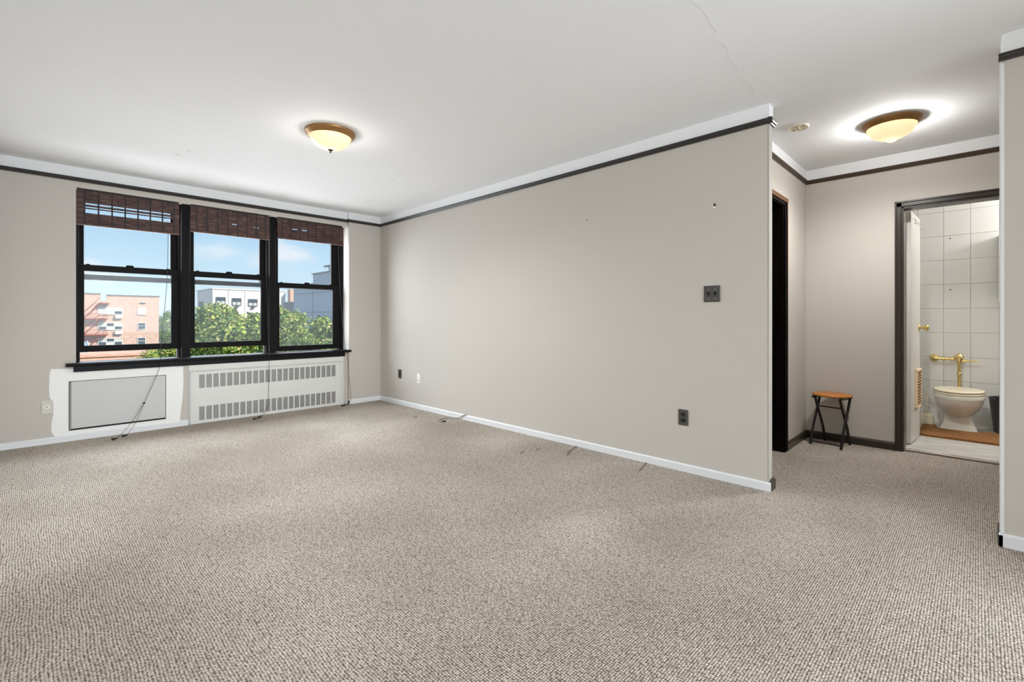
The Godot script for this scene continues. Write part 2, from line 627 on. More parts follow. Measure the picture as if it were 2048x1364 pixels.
func frieze_and_rails() -> void:
	var fz := 0.004
	# white painted band between picture rail and ceiling
	var st := new_st()
	box(st, Vector3(-0.224, 2.37, ZW), Vector3(2.84, H, ZW + fz))
	struct("trim", st, M.white, "white band above the rail over the window")
	struct("trim", bx(2.84 - fz, 2.37, ZW, XR, H, ZC + fz), M.white, "white band above the rail on the pier")
	st = new_st()
	box(st, Vector3(XR - fz, 2.37, ZC), Vector3(XR, H, -0.95 + fz))
	box(st, Vector3(XR, 2.37, -0.95), Vector3(XR + 0.079, H, -0.95 + fz))
	struct("trim", st, M.white, "white band above the rail on the long wall")
	struct("trim", bx(XR - fz, 2.37, 0.085 - fz, XR + 0.14, H, 4.0), M.white, "white band above the rail on the near wall end")
	struct("trim", bx(XR + 0.075, 2.37, -1.14, 5.05, H, -1.14 + fz), M.white, "white band above the rail over the dark door")
	struct("trim", bx(5.05 - fz, 2.37, -1.14, 5.05, H, 1.3), M.white, "white band above the rail over the bathroom doorway")
	# picture rail: a small moulded profile
	var pr := [Vector2(0, 2.346), Vector2(0.010, 2.346), Vector2(0.013, 2.354), Vector2(0.020, 2.358), Vector2(0.024, 2.368), Vector2(0.022, 2.378), Vector2(0.012, 2.383), Vector2(0, 2.384)]
	st = new_st()
	extrude(st, pr, Vector3(-0.224, 0, ZW), Vector3(2.82, 0, ZW), Vector3.BACK)
	extrude(st, pr, Vector3(2.84, 0, ZW), Vector3(2.84, 0, ZC + 0.024), Vector3.LEFT)
	extrude(st, pr, Vector3(2.818, 0, ZC), Vector3(XR, 0, ZC), Vector3.BACK)
	struct("trim", st, M.rail, "dark picture rail over the window")
	st = new_st()
	extrude(st, pr, Vector3(XR, 0, ZC), Vector3(XR, 0, -0.926), Vector3.LEFT)
	extrude(st, pr, Vector3(XR - 0.02, 0, -0.95), Vector3(XR + 0.095, 0, -0.95), Vector3.BACK)
	struct("trim", st, M.rail, "dark picture rail along the long wall")
	st = new_st()
	extrude(st, pr, Vector3(XR, 0, 0.07), Vector3(XR, 0, 4.0), Vector3.LEFT)
	struct("trim", st, M.rail, "dark picture rail at the near wall end")
	st = new_st()
	extrude(st, pr, Vector3(XR + 0.075, 0, -1.14), Vector3(5.05, 0, -1.14), Vector3.BACK)
	struct("trim", st, M.rail_hall, "brown picture rail over the dark door")
	st = new_st()
	extrude(st, pr, Vector3(5.05, 0, -1.14), Vector3(5.05, 0, 1.3), Vector3.LEFT)
	struct("trim", st, M.rail_hall, "brown picture rail over the bathroom doorway")
	# corner bead on the near wall end
	struct("trim", bx(XR - 0.004, 0.06, 0.074, XR + 0.02, 2.34, 0.090, 0.004), M.trim_white, "white corner bead of the near wall end")
	struct("trim", bx(XR - 0.003, 0.058, -0.953, XR + 0.012, 2.345, -0.945, 0.003), M.wall, "corner bead at the end of the long wall")
	# baseboards
	var bp := [Vector2(0, 0), Vector2(0.014, 0), Vector2(0.014, 0.048), Vector2(0.008, 0.055), Vector2(0, 0.056)]
	st = new_st()
	extrude(st, bp, Vector3(XR, 0, ZC), Vector3(XR, 0, -0.936), Vector3.LEFT)
	struct("baseboard_right", st, M.trim_white)
	st = new_st()
	extrude(st, bp, Vector3(-0.224, 0, ZW), Vector3(1.105, 0, ZW), Vector3.BACK)
	struct("baseboard_window", st, M.trim_white)
	st = new_st()
	extrude(st, bp, Vector3(2.826, 0, ZC), Vector3(XR, 0, ZC), Vector3.BACK)
	extrude(st, bp, Vector3(2.84, 0, ZW), Vector3(2.84, 0, ZC + 0.014), Vector3.LEFT)
	struct("baseboard_pier", st, M.trim_white)
	st = new_st()
	extrude(st, bp, Vector3(-0.224, 0, ZW), Vector3(-0.224, 0, 4.0), Vector3.RIGHT)
	struct("baseboard_left", st, M.trim_white)
	st = new_st()
	extrude(st, [Vector2(0, 0), Vector2(0.014, 0), Vector2(0.014, 0.055), Vector2(0, 0.063)], Vector3(XR, 0, 0.071), Vector3(XR, 0, 4.0), Vector3.LEFT)
	extrude(st, [Vector2(0, 0), Vector2(0.014, 0), Vector2(0.014, 0.055), Vector2(0, 0.063)], Vector3(XR - 0.014, 0, 0.085), Vector3(XR + 0.02, 0, 0.085), Vector3.FORWARD)
	struct("baseboard_near", st, M.trim_white)
	var dp := [Vector2(0, 0), Vector2(0.016, 0), Vector2(0.016, 0.055), Vector2(0.009, 0.066), Vector2(0, 0.068)]
	st = new_st()
	extrude(st, dp, Vector3(XR, 0, -0.95), Vector3(XR + 0.09, 0, -0.95), Vector3.BACK)
	extrude(st, dp, Vector3(XR + 0.02, 0, 0.085), Vector3(XR + 0.155, 0, 0.085), Vector3.FORWARD)
	struct("baseboard_hall", st, M.casing, "dark baseboard on the wall ends")
	st = new_st()
	extrude(st, dp, Vector3(4.40, 0, -1.14), Vector3(5.05, 0, -1.14), Vector3.BACK)
	extrude(st, dp, Vector3(5.05, 0, -1.14), Vector3(5.05, 0, -0.495), Vector3.LEFT)
	extrude(st, dp, Vector3(5.05, 0, 0.20), Vector3(5.05, 0, 1.3), Vector3.LEFT)
	struct("baseboard_hall", st, M.casing, "dark baseboard of the hall")

func casing(z_or_x: String, a: float, b: float, top: float, plane: float, w: float, m: Material, label: String) -> void:
	# stepped door casing in two layers: flat board and raised outer band
	var st := new_st()
	for e in [[0.0, w, 0.012], [0.0, 0.014, 0.020], [w - 0.012, w, 0.016]]:
		for side in 3:
			var lo: Vector3
			var hi: Vector3
			if z_or_x == "z":           # casing on a wall that faces -x, opening runs from z=a to z=b
				if side == 0:
					lo = Vector3(plane - e[2], 0, a - w + e[0]); hi = Vector3(plane, top + w - e[0], a - w + e[1])
				elif side == 1:
					lo = Vector3(plane - e[2], 0, b + w - e[1]); hi = Vector3(plane, top + w - e[0], b + w - e[0])
				else:
					lo = Vector3(plane - e[2], top + w - e[1], a - w + e[0]); hi = Vector3(plane, top + w - e[0], b + w - e[0])
			else:                       # on a wall that faces +z, opening from x=a to x=b
				if side == 0:
					lo = Vector3(a - w + e[0], 0, plane); hi = Vector3(a - w + e[1], top + w - e[0], plane + e[2])
				elif side == 1:
					lo = Vector3(b + w - e[1], 0, plane); hi = Vector3(b + w - e[0], top + w - e[0], plane + e[2])
				else:
					lo = Vector3(a - w + e[0], top + w - e[1], plane); hi = Vector3(b + w - e[0], top + w - e[0], plane + e[2])
			box(st, lo, hi, 0.003)
	struct("trim", st, m, label)

func doors() -> void:
	casing("z", -0.448, 0.158, 2.025, 5.05, 0.046, M.casing, "dark casing of the bathroom doorway")
	var st := new_st()      # jamb lining of the bathroom doorway
	box(st, Vector3(5.045, 0, -0.455), Vector3(5.19, 2.03, -0.436), 0.002)
	box(st, Vector3(5.045, 0, 0.146), Vector3(5.19, 2.03, 0.165), 0.002)
	box(st, Vector3(5.045, 2.011, -0.455), Vector3(5.19, 2.03, 0.165), 0.002)
	struct("trim", st, M.casing, "dark jamb lining of the bathroom doorway")
	struct("trim", bx(5.085, 0.0, -0.436, 5.11, 0.018, 0.146, 0.004), mat(c8(150, 140, 126), 0.4, 0.5), "metal strip at the edge of the hall carpet")
	struct("trim", bx(5.11, 0.0, -0.436, 5.30, 0.024, 0.146, 0.004), M.marble, "marble threshold of the bathroom")
	# white bathroom door, swung into the bathroom
	var d := Node3D.new()
	d.name = "door_1"
	add_child(d, true)
	d.set_meta("kind", "structure")
	d.set_meta("label", "white bathroom door standing open")
	d.position = Vector3(5.25, 0.034, -0.442)
	d.rotation.y = -deg_to_rad(2.6)
	var parts := {}
	st = new_st()
	var L := 0.51
	box(st, Vector3(0, 0, 0), Vector3(L, 1.985, 0.036), 0.002)
	parts.leaf = [st, M.door_white]
	st = new_st()           # louvre vent near the foot
	for e in [[0.20, 0.27, 0.47, 0.285], [0.20, 0.60, 0.47, 0.615], [0.20, 0.27, 0.215, 0.615], [0.455, 0.27, 0.47, 0.615]]:
		box(st, Vector3(e[0], e[1], 0.034), Vector3(e[2], e[3], 0.055), 0.002)
	parts.vent_frame = [st, M.louver]
	for k in parts:
		var o := MeshInstance3D.new()
		o.name = "door_leaf" if k == "leaf" else k
		o.mesh = parts[k][0].commit()
		o.material_override = parts[k][1]
		d.add_child(o, true)
	var sl := bx(0.215, -0.011, -0.0018, 0.455, 0.011, 0.0018, 0.001).commit()
	var back := MeshInstance3D.new()
	back.name = "vent_backing"
	back.mesh = bx(0.215, 0.285, 0.0355, 0.455, 0.60, 0.037).commit()
	back.material_override = mat(c8(150, 110, 78), 0.8)
	d.add_child(back, true)
	for k in 12:
		var o := MeshInstance3D.new()
		o.name = "slat"
		o.mesh = sl
		o.material_override = M.louver
		d.add_child(o, true)
		o.position = Vector3(0, 0.300 + k * 0.026, 0.046)
		o.rotation.x = 0.75
	var kb := Node3D.new()
	kb.name = "door_handle"
	d.add_child(kb, true)
	kb.position = Vector3(L - 0.055, 0.985, 0.036)
	var tf := Transform3D(Basis(Vector3.RIGHT, PI / 2), Vector3.ZERO)
	var pieces := {
		"rose": [Vector2(0.0, 0.0), Vector2(0.031, 0.0), Vector2(0.030, 0.005), Vector2(0.022, 0.010), Vector2(0.012, 0.012)],
		"knob": [Vector2(0.012, 0.010), Vector2(0.011, 0.030), Vector2(0.017, 0.036), Vector2(0.026, 0.046), Vector2(0.028, 0.056), Vector2(0.024, 0.066), Vector2(0.012, 0.071), Vector2(0.0, 0.072)],
	}
	for k in pieces:
		var o := MeshInstance3D.new()
		o.name = k
		var s2 := new_st()
		lathe(s2, pieces[k], tf, 28)
		o.mesh = s2.commit()
		o.material_override = M.brass
		kb.add_child(o, true)
	for e in [[0.10, 1.93], [0.42, 1.92]]:      # small coat hooks on the face
		var o := MeshInstance3D.new()
		o.name = "hook"
		var s2 := new_st()
		tube(s2, curve([Vector3(e[0], e[1], 0.036), Vector3(e[0], e[1] - 0.012, 0.056), Vector3(e[0], e[1] - 0.04, 0.05), Vector3(e[0], e[1] - 0.045, 0.066), Vector3(e[0], e[1] - 0.03, 0.074)], 4), 0.003, 6)
		o.mesh = s2.commit()
		o.material_override = M.chrome
		d.add_child(o, true)
	for y in [0.25, 1.75]:
		var o := MeshInstance3D.new()
		o.name = "hinge"
		var s2 := new_st()
		tube(s2, [Vector3(-0.006, y, 0.0), Vector3(-0.006, y + 0.09, 0.0)], 0.006, 8)
		o.mesh = s2.commit()
		o.material_override = M.door_white
		d.add_child(o, true)
	# dark hall door, set back in its dark frame
	casing("x", 3.53, 4.335, 2.036, -1.14, 0.052, M.door_dark, "dark casing of the hall door")
	st = new_st()
	box(st, Vector3(4.376, 0.068, -1.14), Vector3(4.392, 2.092, -1.119), 0.003)
	box(st, Vector3(3.475, 2.058, -1.14), Vector3(4.392, 2.094, -1.117), 0.003)
	struct("trim", st, M.casing_edge, "worn brown edge of the hall door casing")
	st = new_st()
	box(st, Vector3(4.325, 0, -1.30), Vector3(4.345, 2.05, -1.136), 0.002)
	box(st, Vector3(3.48, 0, -1.30), Vector3(3.53, 2.05, -1.136), 0.002)
	box(st, Vector3(3.48, 2.03, -1.30), Vector3(4.345, 2.05, -1.136), 0.002)
	box(st, Vector3(4.312, 0, -1.25), Vector3(4.326, 2.04, -1.215), 0.003)
	struct("trim", st, M.door_dark, "dark jamb lining of the hall door")
	var dd := Node3D.new()
	dd.name = "door_2"
	add_child(dd, true)
	dd.set_meta("kind", "structure")
	dd.set_meta("label", "dark hall door with long panels")
	dd.position = Vector3(3.93, 0, -1.27)
	obj("door_leaf", bx(3.53, 0.01, -1.292, 4.325, 2.03, -1.255, 0.002), M.door_dark, dd)
	for e in [[3.62, 3.90], [3.98, 4.24]]:
		for f in [[0.15, 0.85], [0.98, 1.92]]:
			obj("panel", bx(e[0], f[0], -1.258, e[1], f[1], -1.247, 0.004), M.door_dark, dd)

func window_unit(n: int, x0: float, x1: float, raise: float, gx0: float, gx1: float) -> void:
	var w := Node3D.new()
	w.name = "window_%d" % n
	add_child(w, true)
	w.set_meta("kind", "structure")
	w.set_meta("label", ["left", "middle", "right"][n - 1] + " sash window of the three, " + ("raised a hand's width" if raise > 0 else "closed"))
	w.position = Vector3((x0 + x1) / 2, 0.70, -6.0)
	var st := new_st()
	box(st, Vector3(x0, 0.68, -6.07), Vector3(x0 + 0.024, 2.30, -5.93), 0.003)
	box(st, Vector3(x1 - 0.024, 0.68, -6.07), Vector3(x1, 2.30, -5.93), 0.003)
	box(st, Vector3(x0, 2.27, -6.07), Vector3(x1, 2.30, -5.93), 0.003)
	box(st, Vector3(x0, 0.665, -6.02), Vector3(x1, 0.700, -5.93), 0.003)
	for x in [x0 + 0.024, x1 - 0.031]:            # the parting beads the sashes run between
		box(st, Vector3(x, 0.70, -6.000), Vector3(x + 0.007, 2.28, -5.992), 0.001)
		box(st, Vector3(x, 0.70, -5.955), Vector3(x + 0.007, 2.28, -5.945), 0.001)
	obj("window_frame", st, M.frame, w)
	var sx0 := x0 + 0.026
	var sx1 := x1 - 0.026
	for s in [["lower_sash", 0.712 + raise, 1.535 + raise, -5.988, -5.958, 0.060, 0.060], ["upper_sash", 1.472, 2.275, -6.040, -6.006, 0.050, 0.045]]:
		st = new_st()
		var y0: float = s[1]
		var y1: float = s[2]
		if s[0] == "lower_sash" and raise > 0.0:
			y0 -= 0.0
		box(st, Vector3(sx0, y0, s[3]), Vector3(gx0, y1, s[4]), 0.003)
		box(st, Vector3(gx1, y0, s[3]), Vector3(sx1, y1, s[4]), 0.003)
		box(st, Vector3(gx0 - 0.005, y0, s[3]), Vector3(gx1 + 0.005, y0 + s[5], s[4]), 0.003)
		box(st, Vector3(gx0 - 0.005, y1 - s[6], s[3]), Vector3(gx1 + 0.005, y1, s[4]), 0.003)
		var sash := obj(s[0], st, M.frame, w)
		obj("pane", bx(gx0 - 0.004, y0 + s[5] - 0.004, (s[3] + s[4]) / 2 - 0.002, gx1 + 0.004, y1 - s[6] + 0.004, (s[3] + s[4]) / 2 + 0.002), M.glass, sash)
		if s[0] == "lower_sash":
			for e in [[gx0 + 0.012, 0.03, 0.008], [gx1 - 0.042, 0.03, 0.008], [(gx0 + gx1) / 2 - 0.03, 0.06, 0.017]]:
				obj("sash_lock", bx(e[0], y1, s[3] + 0.004, e[0] + e[1], y1 + e[2], s[4] - 0.004, 0.004), M.frame, sash)

func window_wall() -> void:
	window_unit(1, 0.256, 1.075, 0.075, 0.318, 0.989)
	window_unit(2, 1.125, 1.930, 0.075, 1.196, 1.850)
	window_unit(3, 1.975, 2.838, 0.0, 2.055, 2.713)
	struct("trim", bx(1.063, 0.68, -6.06, 1.137, 2.293, -5.875, 0.004), M.frame, "dark post between left and middle window")
	struct("trim", bx(1.918, 0.68, -6.06, 1.987, 2.293, -5.875, 0.004), M.frame, "dark post between middle and right window")
	# sill board with a round nose, and the apron under it
	var st := new_st()
	var nose := [Vector2(0.0, 0.668), Vector2(0.0, 0.700)]
	for k in 9:
		var a := PI / 2 - PI * k / 8.0
		nose.append(Vector2(0.165 + 0.016 * cos(a), 0.684 + 0.016 * sin(a)))
	extrude(st, nose, Vector3(0.256, 0, -5.935), Vector3(2.84, 0, -5.935), Vector3.BACK)
	var nose2 := [Vector2(0.0, 0.668), Vector2(0.0, 0.700)]
	for k in 9:
		var a := PI / 2 - PI * k / 8.0
		nose2.append(Vector2(0.040 + 0.016 * cos(a), 0.684 + 0.016 * sin(a)))
	extrude(st, nose2, Vector3(0.188, 0, ZW), Vector3(0.256, 0, ZW), Vector3.BACK)
	box(st, Vector3(2.84, 0.670, ZC), Vector3(2.872, 0.700, ZC + 0.016), 0.008)
	struct("trim", st, M.sill, "dark glossy window sill board")
	struct("trim", bx(0.238, 0.618, ZW, 2.80, 0.669, ZW + 0.018, 0.003), M.sill, "dark apron under the window sill")

# ---------------------------------------------------------------- things on the window wall
func blind(x0: float, x1: float, yb0: float, yb1: float, gaps: Array, label: String, seed_: int, cord: Array, bead: float, tassels: Array) -> void:
	var t := thing("woven_blind", label, "blind", Vector3((x0 + x1) / 2, 2.28, -5.835), 0.0, "raised woven blinds over the three windows")
	var r := RandomNumberGenerator.new()
	r.seed = seed_
	obj("headrail", bx(x0 + 0.004, 2.262, -5.865, x1 - 0.004, 2.291, -5.832, 0.003), M.tape, t)
	var st := new_st()
	var y := 2.276
	var zf := -5.828
	var yb := (yb0 + yb1) / 2
	while y > yb + 0.004:
		var sh := r.randf_range(0.0048, 0.0085)
		var f := (2.276 - y) / (2.276 - yb)
		var skip := false
		for g in gaps:
			if f > g[0] and f < g[1] and g[2] < 0:
				skip = true
		var segs := 14
		for k in segs:
			var a0 := lerpf(x0, x1, float(k) / segs)
			var a1 := lerpf(x0, x1, float(k + 1) / segs)
			var open := false
			for g in gaps:
				if f > g[0] and f < g[1]:
					var u := (k + 0.5) / segs
					if u > absf(g[2]) and u < g[3]:
						open = true
			if open:
				continue
			var tone := r.randf()
			var base := Color(0.042, 0.018, 0.016).lerp(Color(0.098, 0.046, 0.038), tone)
			if r.randf() < 0.10:
				base = Color(0.16, 0.085, 0.062)
			if r.randf() < 0.07:
				base = Color(0.030, 0.013, 0.012)
			st.set_color(base)
			var tilt := (yb1 - yb0) * ((k + 0.5) / segs - 0.5) * f
			var z := zf + r.randf_range(-0.0012, 0.0012) + (0.010 if f > 0.72 else 0.0)
			box(st, Vector3(a0, y - sh * 1.03 + tilt, z - 0.003), Vector3(a1, y + tilt, z), 0.001)
		y -= sh
	# the folded-up rest of the blind hangs as a second layer behind
	for k in 16:
		st.set_color(Color(0.075, 0.032, 0.026).lerp(Color(0.12, 0.05, 0.038), r.randf()))
		var yy := yb + 0.007 + k * 0.0068
		box(st, Vector3(x0 + 0.006, yy, zf - 0.012), Vector3(x1 - 0.006, yy + 0.0062, zf - 0.008), 0.001)
	st.set_color(Color(0.16, 0.085, 0.066))
	box(st, Vector3(x0, yb0, zf - 0.010), Vector3(x1, yb0 + 0.010, zf + 0.013), 0.003)
	var sl := obj("slats", st, M.woven, t)
	sl.set_meta("kind", "stuff")
	st = new_st()
	var nt := 8 if x1 - x0 > 0.75 else 7
	for k in nt:
		var x := lerpf(x0 + 0.055, x1 - 0.045, k / float(nt - 1))
		box(st, Vector3(x - 0.006, yb + 0.006, zf + 0.0005), Vector3(x + 0.006, 2.276, zf + 0.0018))
		box(st, Vector3(x - 0.006, yb + 0.002, zf + 0.0105), Vector3(x + 0.006, 2.276 - 0.72 * (2.276 - yb), zf + 0.0122))
	obj("ladder_tapes", st, M.tape, t)
	# pull cord, its bead, and two tassels lying on the carpet
	st = new_st()
	tube(st, curve(cord, 6), 0.0022, 5)
	var join: Vector3 = cord[-1]
	for e in tassels:
		tube(st, curve([join, join.lerp(e, 0.5) + Vector3(0, -0.02, 0.01), Vector3(e.x, 0.012, e.z)], 6), 0.0018, 5)
	var pc := obj("pull_cord", st, M.cord, t)
	if bead > 0.0:
		st = new_st()
		lathe(st, [Vector2(0, -bead), Vector2(bead * 0.7, -bead * 0.7), Vector2(bead, 0), Vector2(bead * 0.7, bead * 0.7), Vector2(0, bead)], at(join), 12)
		obj("bead", st, M.tassel, pc)
	for e in tassels:
		st = new_st()
		var dir := Vector3(e.x - join.x, 0, e.z - join.z)
		dir = dir.normalized() if dir.length() > 0.01 else Vector3.LEFT
		dir = (dir + Vector3(-0.6, 0, 0.2)).normalized()
		var b := Basis(Quaternion(Vector3.UP, dir))
		lathe(st, [Vector2(0.0, -0.004), Vector2(0.005, -0.002), Vector2(0.006, 0.008), Vector2(0.009, 0.030), Vector2(0.0095, 0.042), Vector2(0.0, 0.046)], Transform3D(b, Vector3(e.x, 0.011, e.z)), 12)
		obj("tassel", st, M.tassel, pc)

func blinds() -> void:
	var gp := [[0.34, 0.375, 0.08, 0.90], [0.44, 0.475, 0.08, 0.90], [0.51, 0.61, 0.08, 0.90]]
	blind(0.258, 1.035, 1.958, 1.962, gp, "dark red woven blind with see-through slits over the left window", 3,
		[Vector3(0.938, 1.96, -5.815), Vector3(0.925, 1.45, -5.80), Vector3(0.87, 0.80, -5.765), Vector3(0.862, 0.62, -5.76), Vector3(0.735, 0.285, -5.73)], 0.010, [Vector3(0.52, 0, -5.58), Vector3(0.60, 0, -5.66)])
	blind(1.130, 1.900, 2.006, 2.010, [[0.47, 0.50, 0.49, 0.58], [0.50, 0.53, 0.78, 0.86]], "dark red woven blind over the middle window", 7,
		[Vector3(1.855, 2.0, -5.815), Vector3(1.865, 1.4, -5.80), Vector3(1.868, 0.72, -5.75), Vector3(1.870, 0.60, -5.745), Vector3(1.868, 0.40, -5.75), Vector3(1.866, 0.13, -5.75)], 0.0, [Vector3(1.70, 0, -5.62), Vector3(1.76, 0, -5.66)])
	blind(1.985, 2.785, 2.040, 2.060, [[0.42, 0.47, 0.21, 0.28], [0.42, 0.47, 0.35, 0.42]], "dark red woven blind over the right window, hanging a little askew", 12,
		[Vector3(2.72, 2.05, -5.815), Vector3(2.74, 1.5, -5.82), Vector3(2.79, 0.80, -5.79), Vector3(2.802, 0.64, -5.735), Vector3(2.815, 0.45, -5.735), Vector3(2.85, 0.09, -5.73)], 0.0, [Vector3(2.73, 0, -5.68), Vector3(2.765, 0, -5.69)])

func radiator_cover() -> void:
	var t := thing("radiator_cover", "white metal radiator cover with two rows of slots under the window", "radiator cover", Vector3(1.95, 0, ZW))
	var zf := ZW + 0.016
	obj("cover_body", bx(1.108, 0.0, ZW, 2.782, 0.612, ZW + 0.004, 0.001), M.cover, t)
	var st := new_st()
	box(st, Vector3(1.108, 0.560, ZW), Vector3(2.782, 0.618, zf - 0.006), 0.002)
	box(st, Vector3(1.108, 0.0, ZW), Vector3(1.118, 0.56, zf - 0.006), 0.002)
	box(st, Vector3(2.755, 0.0, ZW), Vector3(2.782, 0.56, zf - 0.006), 0.002)
	obj("surround", st, M.cover, t)
	st = new_st()
	box(st, Vector3(1.118, 0.552, ZW), Vector3(2.755, 0.566, zf + 0.012), 0.004)
	box(st, Vector3(1.118, 0.0, ZW), Vector3(1.132, 0.556, zf + 0.012), 0.004)
	box(st, Vector3(2.741, 0.0, ZW), Vector3(2.755, 0.556, zf + 0.012), 0.004)
	obj("frame_moulding", st, M.cover, t)
	st = new_st()
	var x0 := 1.132
	var x1 := 2.741
	for e in [[0.004, 0.036], [0.180, 0.372], [0.515, 0.553]]:
		box(st, Vector3(x0, e[0], zf - 0.002), Vector3(x1, e[1], zf))
	for e in [[0.036, 0.180], [0.372, 0.515]]:
		box(st, Vector3(x0, e[0], zf - 0.002), Vector3(1.200, e[1], zf))
		box(st, Vector3(2.671, e[0], zf - 0.002), Vector3(x1, e[1], zf))
	obj("front_panel", st, M.cover, t)
	var pitch := (2.671 - 1.200 + 0.0145) / 23.0
	for e in [[0.036, 0.180], [0.372, 0.515]]:
		var bar := bx(0, e[0], zf - 0.002, 0.0145, e[1], zf).commit()
		for k in 22:
			var o := obj("bar", bar, M.cover, t)
			o.position.x += 1.200 + (k + 1) * pitch - 0.0145
		st = new_st()
		var r := RandomNumberGenerator.new()
		r.seed = 2
		box(st, Vector3(1.19, e[0] - 0.004, ZW + 0.004), Vector3(2.68, e[1] + 0.004, ZW + 0.006))
		var y: float = e[0]
		while y < e[1]:
			box(st, Vector3(1.19, y, ZW + 0.006), Vector3(2.68, y + 0.006, ZW + 0.012))
			y += 0.0105
		obj("fins", st, M.fin, t, "grey metal fins behind the slots")

func wall_things() -> void:
	# air conditioner sleeve, closed with a grey board
	var t := thing("sleeve_cover", "grey board closing the air conditioner sleeve under the left window", "wall panel", Vector3(0.56, 0.09, ZW))
	var st := new_st()
	box(st, Vector3(0.207, 0.093, ZW + 0.001), Vector3(0.919, 0.536, ZW + 0.0045))
	obj("dark_gap", st, M.gap, t)
	st = new_st()
	box(st, Vector3(0.2215, 0.1085, ZW + 0.002), Vector3(0.9135, 0.532, ZW + 0.011), 0.001)
	obj("board", st, M.sleeve, t)
	obj("edge_strip", bx(0.213, 0.10, ZW + 0.002, 0.218, 0.528, ZW + 0.008, 0.001), M.sleeve, t)
	# plates
	t = thing("wall_plate", "square beige wall plate with a round white socket beside the primer patch", "outlet", Vector3(0.066, 0.26, ZW))
	obj("plate", bx(0.030, 0.262, ZW, 0.103, 0.384, ZW + 0.006, 0.003), M.plate_beige, t)
	st = new_st()
	lathe(st, [Vector2(0.0, 0.004), Vector2(0.021, 0.004), Vector2(0.021, 0.012), Vector2(0.017, 0.013), Vector2(0.015, 0.010), Vector2(0.0, 0.010)], Transform3D(Basis(Vector3.RIGHT, PI / 2), Vector3(0.066, 0.325, ZW)), 24)
	obj("socket_ring", st, M.plate_white, t)
	st = new_st()
	box(st, Vector3(0.061, 0.315, ZW + 0.008), Vector3(0.064, 0.335, ZW + 0.0115))
	box(st, Vector3(0.069, 0.315, ZW + 0.008), Vector3(0.072, 0.335, ZW + 0.0115))
	obj("slot", st, M.plate_dark, t)
	for y in [0.362, 0.288]:
		st = new_st()
		lathe(st, [Vector2(0.0, 0.008), Vector2(0.003, 0.0075), Vector2(0.0035, 0.004)], Transform3D(Basis(Vector3.RIGHT, PI / 2), Vector3(0.066, y, ZW)), 10)
		obj("screw", st, M.screw, t)
	outlet(-1.513, 0.388, "dark brown double outlet low on the long wall near the opening")
	outlet(-5.278, 0.393, "dark outlet low on the long wall near the window corner")
	t = thing("wall_plate", "small white cable plate low on the long wall right of the corner outlet", "outlet", Vector3(XR, 0.31, -4.857))
	obj("plate", bx(XR - 0.006, 0.315, -4.892, XR, 0.430, -4.822, 0.003), M.plate_white, t)
	st = new_st()
	lathe(st, [Vector2(0.005, 0.005), Vector2(0.005, 0.014), Vector2(0.0, 0.014)], Transform3D(Basis(Vector3.BACK, PI / 2), Vector3(XR, 0.348, -4.857)), 12)
	obj("jack", st, M.plate_dark, t)
	# double switch
	t = thing("light_switch", "dark square plate with two toggle switches on the long wall", "switch", Vector3(XR, 1.215, -1.307))
	obj("plate", bx(XR - 0.007, 1.216, -1.364, XR, 1.329, -1.251, 0.004), M.plate_dark, t)
	for z in [-1.331, -1.284]:
		obj("toggle_slot", bx(XR - 0.0075, 1.258, z - 0.006, XR - 0.004, 1.287, z + 0.006), M.black, t)
		st = new_st()
		box(st, Vector3(-0.018, -0.005, -0.004), Vector3(0.0, 0.005, 0.004), 0.001, Transform3D(Basis(Vector3.BACK, -0.5), Vector3(XR - 0.004, 1.272, z)))
		obj("toggle", st, M.black, t)
		for y in [1.240, 1.303]:
			st = new_st()
			lathe(st, [Vector2(0.0035, 0.006), Vector2(0.003, 0.009), Vector2(0.0, 0.0095)], Transform3D(Basis(Vector3.BACK, PI / 2), Vector3(XR, y, z)), 10)
			obj("screw", st, M.screw, t)
	# left-over wall anchor and nail on the long wall
	t = thing("wall_anchor", "small torn wall anchor high on the long wall above the switch", "anchor", Vector3(XR, 1.88, -1.29))
	st = new_st()
	lathe(st, [Vector2(0.008, 0.0), Vector2(0.007, 0.007), Vector2(0.004, 0.008), Vector2(0.003, 0.003), Vector2(0.0, 0.003)], Transform3D(Basis(Vector3.BACK, PI / 2), Vector3(XR, 1.868, -1.295)), 12)
	obj("sleeve", st, M.plate_white, t)
	st = new_st()
	box(st, Vector3(XR - 0.002, 1.872, -1.297), Vector3(XR, 1.893, -1.291))
	box(st, Vector3(XR - 0.002, 1.878, -1.291), Vector3(XR, 1.892, -1.283))
	obj("torn_hole", st, M.gap, t)
	st = new_st()
	lathe(st, [Vector2(0.004, 0.0), Vector2(0.004, 0.006), Vector2(0.0, 0.007)], Transform3D(Basis(Vector3.BACK, PI / 2), Vector3(XR, 1.935, -2.36)), 10)
	tag(obj("nail", st, M.plate_dark), "small nail head high on the middle of the long wall", "nail")
	# cable that comes over the baseboard and lies on the carpet
	st = new_st()
	tube(st, curve([Vector3(3.283, 0.062, -3.93), Vector3(3.268, 0.050, -3.98), Vector3(3.262, 0.012, -4.05), Vector3(3.20, 0.006, -4.16), Vector3(3.10, 0.006, -4.17), Vector3(3.03, 0.006, -4.10), Vector3(3.04, 0.006, -4.05)], 8), 0.005, 6)
	t = thing("cable", "loose grey cable lying on the carpet along the long wall", "cable", Vector3(3.2, 0, -4.1))
	obj("wire", st, M.cable, t)
	st = new_st()
	tube(st, [Vector3(3.04, 0.008, -4.05), Vector3(3.075, 0.008, -4.04)], 0.008, 8)
	obj("plug", st, M.tassel, t)

